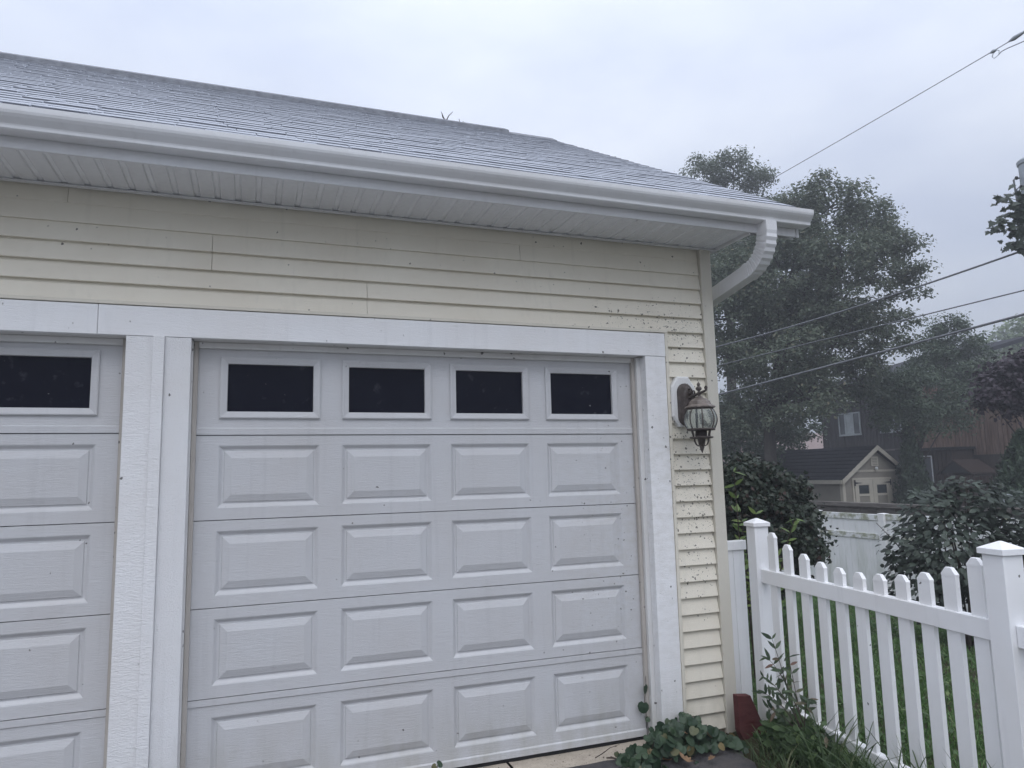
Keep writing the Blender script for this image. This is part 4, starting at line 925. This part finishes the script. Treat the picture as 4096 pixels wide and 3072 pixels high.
# bright leaved shrub beside the first post
fs = empty('bright_shrub', (1.45, .75, -.0), 'bright green arching shrub behind the garage corner and fence post', 'bush')
stems = [((1.40, .75, 0), (1.27, .62, 1.64), .1), ((1.45, .75, 0), (1.44, .60, 1.30), .15), ((1.5, .7, 0), (1.74, .50, 1.255), .28), ((1.45, .75, 0), (1.34, .66, 1.32), .12), ((1.4, .8, 0), (1.25, .66, 1.10), .15), ((1.42, .7, 0), (1.48, .55, 1.12), .2), ((1.5, .8, 0), (1.62, .62, .95), .2), ((1.4, .8, 0), (1.30, .60, .95), .2)]
Pf, Nf, Sf = [], [], []; m = MB()
for a, b, sg in stems:
    c = curve_pts(a, b, sg*.5, 14); m.tube(c, [.008-.0004*i for i in range(15)], 5)
    for i in range(5, 15):
        d = (c[i]-c[i-1]).normalized()
        for s in (-1, 1):
            sd = d.cross(Vector((.6, .75, .1))).normalized()*s
            Pf.append(c[i]); Nf.append(Vector((-.4, -.6, .6))+Vector(rng.normal(0, .5, 3))); Sf.append(sd+d*.8+Vector(rng.normal(0, .35, 3)))
m.build('stem', 'twig', fs)
leaf_objects('leaf', L_LANCE, np.array(Pf), np.array(Nf), .09*rng.uniform(.5, 1.2, len(Pf)), 'forsy_o', fs, np.array(Sf))

# ivy at the foot of the corner
iv = empty('ivy_clump', (.15, -.28, -.05), 'clump of round ivy leaves at the foot of the door casing', 'ivy')
Pi, Ni, Si, Zi = [], [], [], []; m = MB()
r5 = random.Random(21)
for k in range(280):
    u = r5.random(); x = -.30+.78*u+r5.uniform(-.04, .04); y = -.16-.22*r5.random()-.05*math.sin(u*3)
    hmax = .04+.15*math.exp(-((x-.20)/.16)**2)+.10*math.exp(-((x+.02)/.13)**2)
    z = -.03+hmax*r5.random()**.6; y += .10*(z/.2)
    Pi.append((x, y, z)); Ni.append((r5.uniform(-.8, .7)-.1, -.6+r5.uniform(-.5, .5), .6+r5.uniform(-.6, .5))); Si.append((r5.uniform(-.7, .7), -.25, -.7+r5.uniform(-.3, .5))); Zi.append(r5.uniform(.032, .075))
    if k % 3 == 0: m.tube([(x+r5.uniform(-.04, .04), y+.04, -.06), (x, y+.03, z*.6), (x, y+.004, z)], .0022, 4)
m.build('stem', 'twig', iv)
leaf_objects('leaf', L_HEART, np.array(Pi), np.array(Ni), Zi, 'ivy_o', iv, np.array(Si))
vs_ = empty('vine_sprig', (-.02, -.035, .1), 'thin vine with two heart leaves climbing the right door edge', 'vine')
MB().tube([(.01, -.04, .0), (.0, -.035, .12), (-.012, -.034, .22), (.004, -.034, .30), (.008, -.032, .37)], .0018, 4).build('stem', 'twig', vs_)
leaf_objects('leaf', L_HEART, np.array([(-.022, -.045, .215), (-.01, -.045, .315), (.002, -.045, .10)]), np.array([(-.5, -.8, .2), (.5, -.8, .1), (-.2, -.9, .3)]), (.072, .06, .035), 'ivy_o', vs_, np.array([(-.2, 0, -1.), (.3, 0, -1.), (0, 0, 1)]))
sp_ = empty('vine_sprout', (-1.38, -.12, -.04), 'tiny vine sprout with round leaves at the door bottom', 'vine')
MB().tube([(-1.37, -.12, -.06), (-1.385, -.125, .02), (-1.375, -.13, .085)], .002, 4).build('stem', 'twig', sp_)
MB().tube([(-1.38, -.122, -.03), (-1.42, -.13, .01), (-1.45, -.135, .025)], .0016, 4).build('stem', 'twig', sp_)
leaf_objects('leaf', L_HEART, np.array([(-1.375, -.13, .085), (-1.385, -.13, .08), (-1.45, -.135, .025), (-1.33, -.13, .0)]), np.array([(.3, -.6, .6), (-.5, -.6, .5), (-.5, -.7, .5), (.3, -.8, .4)]), (.042, .036, .05, .035), 'ivy_o', sp_, np.array([(1, 0, .2), (-1, 0, -.3), (-1, 0, -.3), (1, 0, .3)]))
# weed sapling before the first pickets
sa = empty('weed_sapling', (.65, -.66, 0), 'spindly leafy weed growing in front of the first pickets', 'weed')
Ps, Ns, Ss = [], [], []; m = MB()
stems = [((.66, -.70, -.02), (.60, -.53, .64), .03), ((.655, -.70, -.02), (.635, -.62, .55), .04), ((.65, -.68, .15), (.585, -.45, .40), .05), ((.65, -.68, .12), (.59, -.42, .30), .05), ((.65, -.69, .2), (.60, -.47, .52), .05), ((.65, -.69, .15), (.63, -.78, .36), .05), ((.65, -.69, .1), (.60, -.46, .22), .03), ((.655, -.69, .1), (.64, -.92, .17), .05)]
for a, b, sg in stems:
    c = curve_pts(a, b, sg, 10); m.tube(c, [.0042-.0003*i for i in range(11)], 5)
    for i in range(4, 11):
        d = (c[i]-c[i-1]).normalized()
        for s in (-1, 1):
            sd = d.cross(Vector((.7, .7, .2))).normalized()*s
            Ps.append(c[i]); Ns.append(Vector((-.5, -.5, .6))+Vector(rng.normal(0, .4, 3))); Ss.append(sd*.8+d*.8+Vector(rng.normal(0, .4, 3)))
m.build('stem', 'twig', sa)
leaf_objects('leaf', L_LANCE, np.array(Ps), np.array(Ns), .066*rng.uniform(.6, 1.2, len(Ps)), 'sap_o', sa, np.array(Ss))

# ------------------------------------------------------------------ grass and weeds
def blades(name, P, H, Wd, lean, mat, label, cat, seg=3):
    n = len(P); a = rng.uniform(0, 2*np.pi, n); la = rng.uniform(0, 2*np.pi, n)
    wx, wy = np.cos(a)*Wd/2, np.sin(a)*Wd/2; lx, ly = np.cos(la)*lean*H, np.sin(la)*lean*H
    V = np.zeros((n, seg*2+1, 3))
    for k in range(seg):
        t = k/seg; cx = P[:, 0]+lx*t*t; cy = P[:, 1]+ly*t*t; cz = P[:, 2]+H*(t-.35*lean*t*t); w = 1-.6*t*t
        V[:, 2*k] = np.stack([cx-wx*w, cy-wy*w, cz], 1); V[:, 2*k+1] = np.stack([cx+wx*w, cy+wy*w, cz], 1)
    V[:, -1] = np.stack([P[:, 0]+lx, P[:, 1]+ly, P[:, 2]+H*(1-.35*lean)], 1)
    F_ = [(2*k, 2*k+1, 2*k+3, 2*k+2) for k in range(seg-1)] + [(2*seg-2, 2*seg-1, 2*seg)]
    kk = seg*2+1; me = bpy.data.meshes.new(name)
    lens = np.array([len(f) for f in F_]); idx = np.concatenate([np.array(f) for f in F_])
    loops = (idx[None]+(np.arange(n)*kk)[:, None]).ravel().astype(np.int32); ls = np.tile(lens, n); stt = np.concatenate([[0], np.cumsum(ls)[:-1]]).astype(np.int32)
    me.vertices.add(n*kk); me.vertices.foreach_set('co', V.ravel().astype(np.float32)); me.loops.add(len(loops)); me.loops.foreach_set('vertex_index', loops)
    me.polygons.add(len(ls)); me.polygons.foreach_set('loop_start', stt); me.polygons.foreach_set('loop_total', ls.astype(np.int32)); me.update(calc_edges=True)
    at = me.attributes.new('tint', 'FLOAT', 'POINT'); at.data.foreach_set('value', np.repeat(rng.random(n), kk).astype(np.float32))
    return tag(link(name, me, None, mat), label, cat, kind='stuff')
n = 130000
u = rng.random(n); X = .62+7.2*u**1.5; Y = rng.uniform(-2.6, 8, n); keep = (Y < 1.5+X*1.15) & (Y > -2.6+(X-.6)*.42); X, Y = X[keep], Y[keep]
Pg = np.stack([X, Y, gh(X, Y)-.005], 1)
blades('lawn_grass', Pg, rng.uniform(.035, .085, len(X))*(1+.5*np.sin(X*3)*np.sin(Y*2.3)), rng.uniform(.004, .008, len(X))*(1+X*.12), rng.uniform(.2, .9, len(X)), 'grass', 'short green lawn behind the picket fence', 'grass')
n = 7000
u = rng.random(n); X = .7+5*u**1.4; Y = rng.uniform(-2.2, 3, n)
pa = np.sin(X*2.7+1)*np.sin(Y*3.1)+rng.normal(0, .4, n); k = pa > .25; X, Y = X[k], Y[k]
Pw = np.stack([X, Y, gh(X, Y)+rng.uniform(.02, .07, len(X))], 1)
tag(link('lawn_weeds', leaf_mesh('lawn_weeds', L_OVATE, Pw, rng.normal(0, .45, Pw.shape)+np.array((0, 0, 1.)), rng.uniform(.025, .055, len(X))), None, 'weed'), 'small round leaved weeds scattered through the lawn', 'weeds', kind='stuff')
# dark weed mass along the bottom rail
n = 4200
s = rng.random(n); X = .60+.19*rng.random(n)-.13*s; Y = -.40-1.75*s; Hh = .01+rng.random(n)*(.10*np.exp(-((s-.12)/.16)**2)+.07*np.exp(-((s-.5)/.3)**2)+.06)
Pw = np.stack([X, Y, gh(X, Y)+Hh], 1)
tag(link('weed_patch', leaf_mesh('weed_patch', L_OVATE, Pw, rng.normal(0, .5, Pw.shape)+np.array((-.3, -.4, .8)), rng.uniform(.03, .075, n)), None, 'weed'), 'dense broadleaf weeds along the foot of the picket fence', 'weeds', kind='stuff')
n = 1700
s = rng.random(n)**.8; X = .40+.40*rng.random(n)-.10*s; Y = -.42-2.0*s
blades('tall_grass', np.stack([X, Y, gh(X, Y)], 1), rng.uniform(.08, .20, n)*(1+.55*s), rng.uniform(.004, .009, n), rng.uniform(.3, 1.1, n), 'tallgrass', 'tall loose grass blades along the foot of the picket fence', 'grass', 5)
n = 170
s = rng.uniform(.25, 1.08, n); X = .55+.16*rng.random(n)-.11*s; Y = -.35-1.6*s
blades('grass_stalks', np.stack([X, Y, gh(X, Y)], 1), rng.uniform(.28, .50, n)*(.85+.35*s), rng.uniform(.007, .013, n), rng.uniform(.25, .9, n), 'tallgrass', 'long arching grass stalks leaning against the pickets', 'grass', 6)
# litter by the ivy
for (x, y, z_, s_, rz, lab) in ((.02, -.46, -.005, .085, .4, 'big curled brown dead leaf on the asphalt before the ivy'), (-.075, -.40, -.0, .06, 2.1, 'small brown dead leaf left of the ivy on the asphalt'), (.145, -.47, .0, .05, 4.0, 'crumpled grey brown leaf on the asphalt right of the curled one'), (.10, -.33, .10, .04, 1.0, 'pinkish dry leaf caught among the ivy')):
    me = bpy.data.meshes.new('dead_leaf'); vv, ff = L_MAPLE; me.from_pydata([(p[0], p[1], .55*p[0]*p[0]+.35*(p[1]-.5)**2) for p in vv], [], ff); me.update()
    o = link('dead_leaf', me, None, 'deadleaf'); o.location = (x, y, z_); o.scale = (s_,)*3; o.rotation_euler = (.5, .2, rz); tag(o, lab, 'leaf', 'dead leaves by the ivy')
tag(MB().tube([(-.42, -.14, -.02), (-.38, -.15, .0), (-.33, -.16, .03), (-.27, -.17, .045)], [.003, .003, .002, .001], 5).build('twig', 'twig'), 'thin curled twig sticking up from the concrete sill', 'twig')
tag(MB().tube([(-.36, -.17, -.018), (-.33, -.19, -.015), (-.30, -.22, -.02)], [.005, .006, .004], 6).build('twig', 'twig'), 'short thick dead twig lying on the asphalt edge', 'twig')
# distant woods closing the horizon
n = 26000; a = rng.uniform(-.35, 1.75, n); rd = rng.uniform(75, 120, n); hh = 7+3*np.sin(a*9)+2*np.sin(a*23+1)
Pw = np.stack([-2.4+rd*np.sin(a+.35), -4.2+rd*np.cos(a+.35), -1+rng.random(n)**.8*hh], 1)
tag(link('far_woods', leaf_mesh('far_woods', L_QUAD, Pw, rng.normal(size=Pw.shape)+np.array((-.4, -.4, .5)), rng.uniform(.9, 1.9, n)), None, 'treeleaf'), 'distant line of woods behind the houses', 'woods', kind='stuff')
# thin volume added to stand in for veiling lens glare
hz = MB().box(-720, 720, -720, 720, -3, 17.5).build('glare_haze', 'white'); hz.data.materials.clear()
hm_ = bpy.data.materials.new('glare_haze'); hm_.use_nodes = True; hm_.node_tree.nodes.clear()
ho = hm_.node_tree.nodes.new('ShaderNodeOutputMaterial'); hv = hm_.node_tree.nodes.new('ShaderNodeVolumePrincipled')
hv.inputs['Color'].default_value = (.93, .95, 1, 1); hv.inputs['Density'].default_value = .0045; hv.inputs['Anisotropy'].default_value = .2
hm_.node_tree.links.new(hv.outputs[0], ho.inputs['Volume']); hz.data.materials.append(hm_); tag(hz, kind='stuff')
print('LEAVES', counts, 'shingles', nsh)
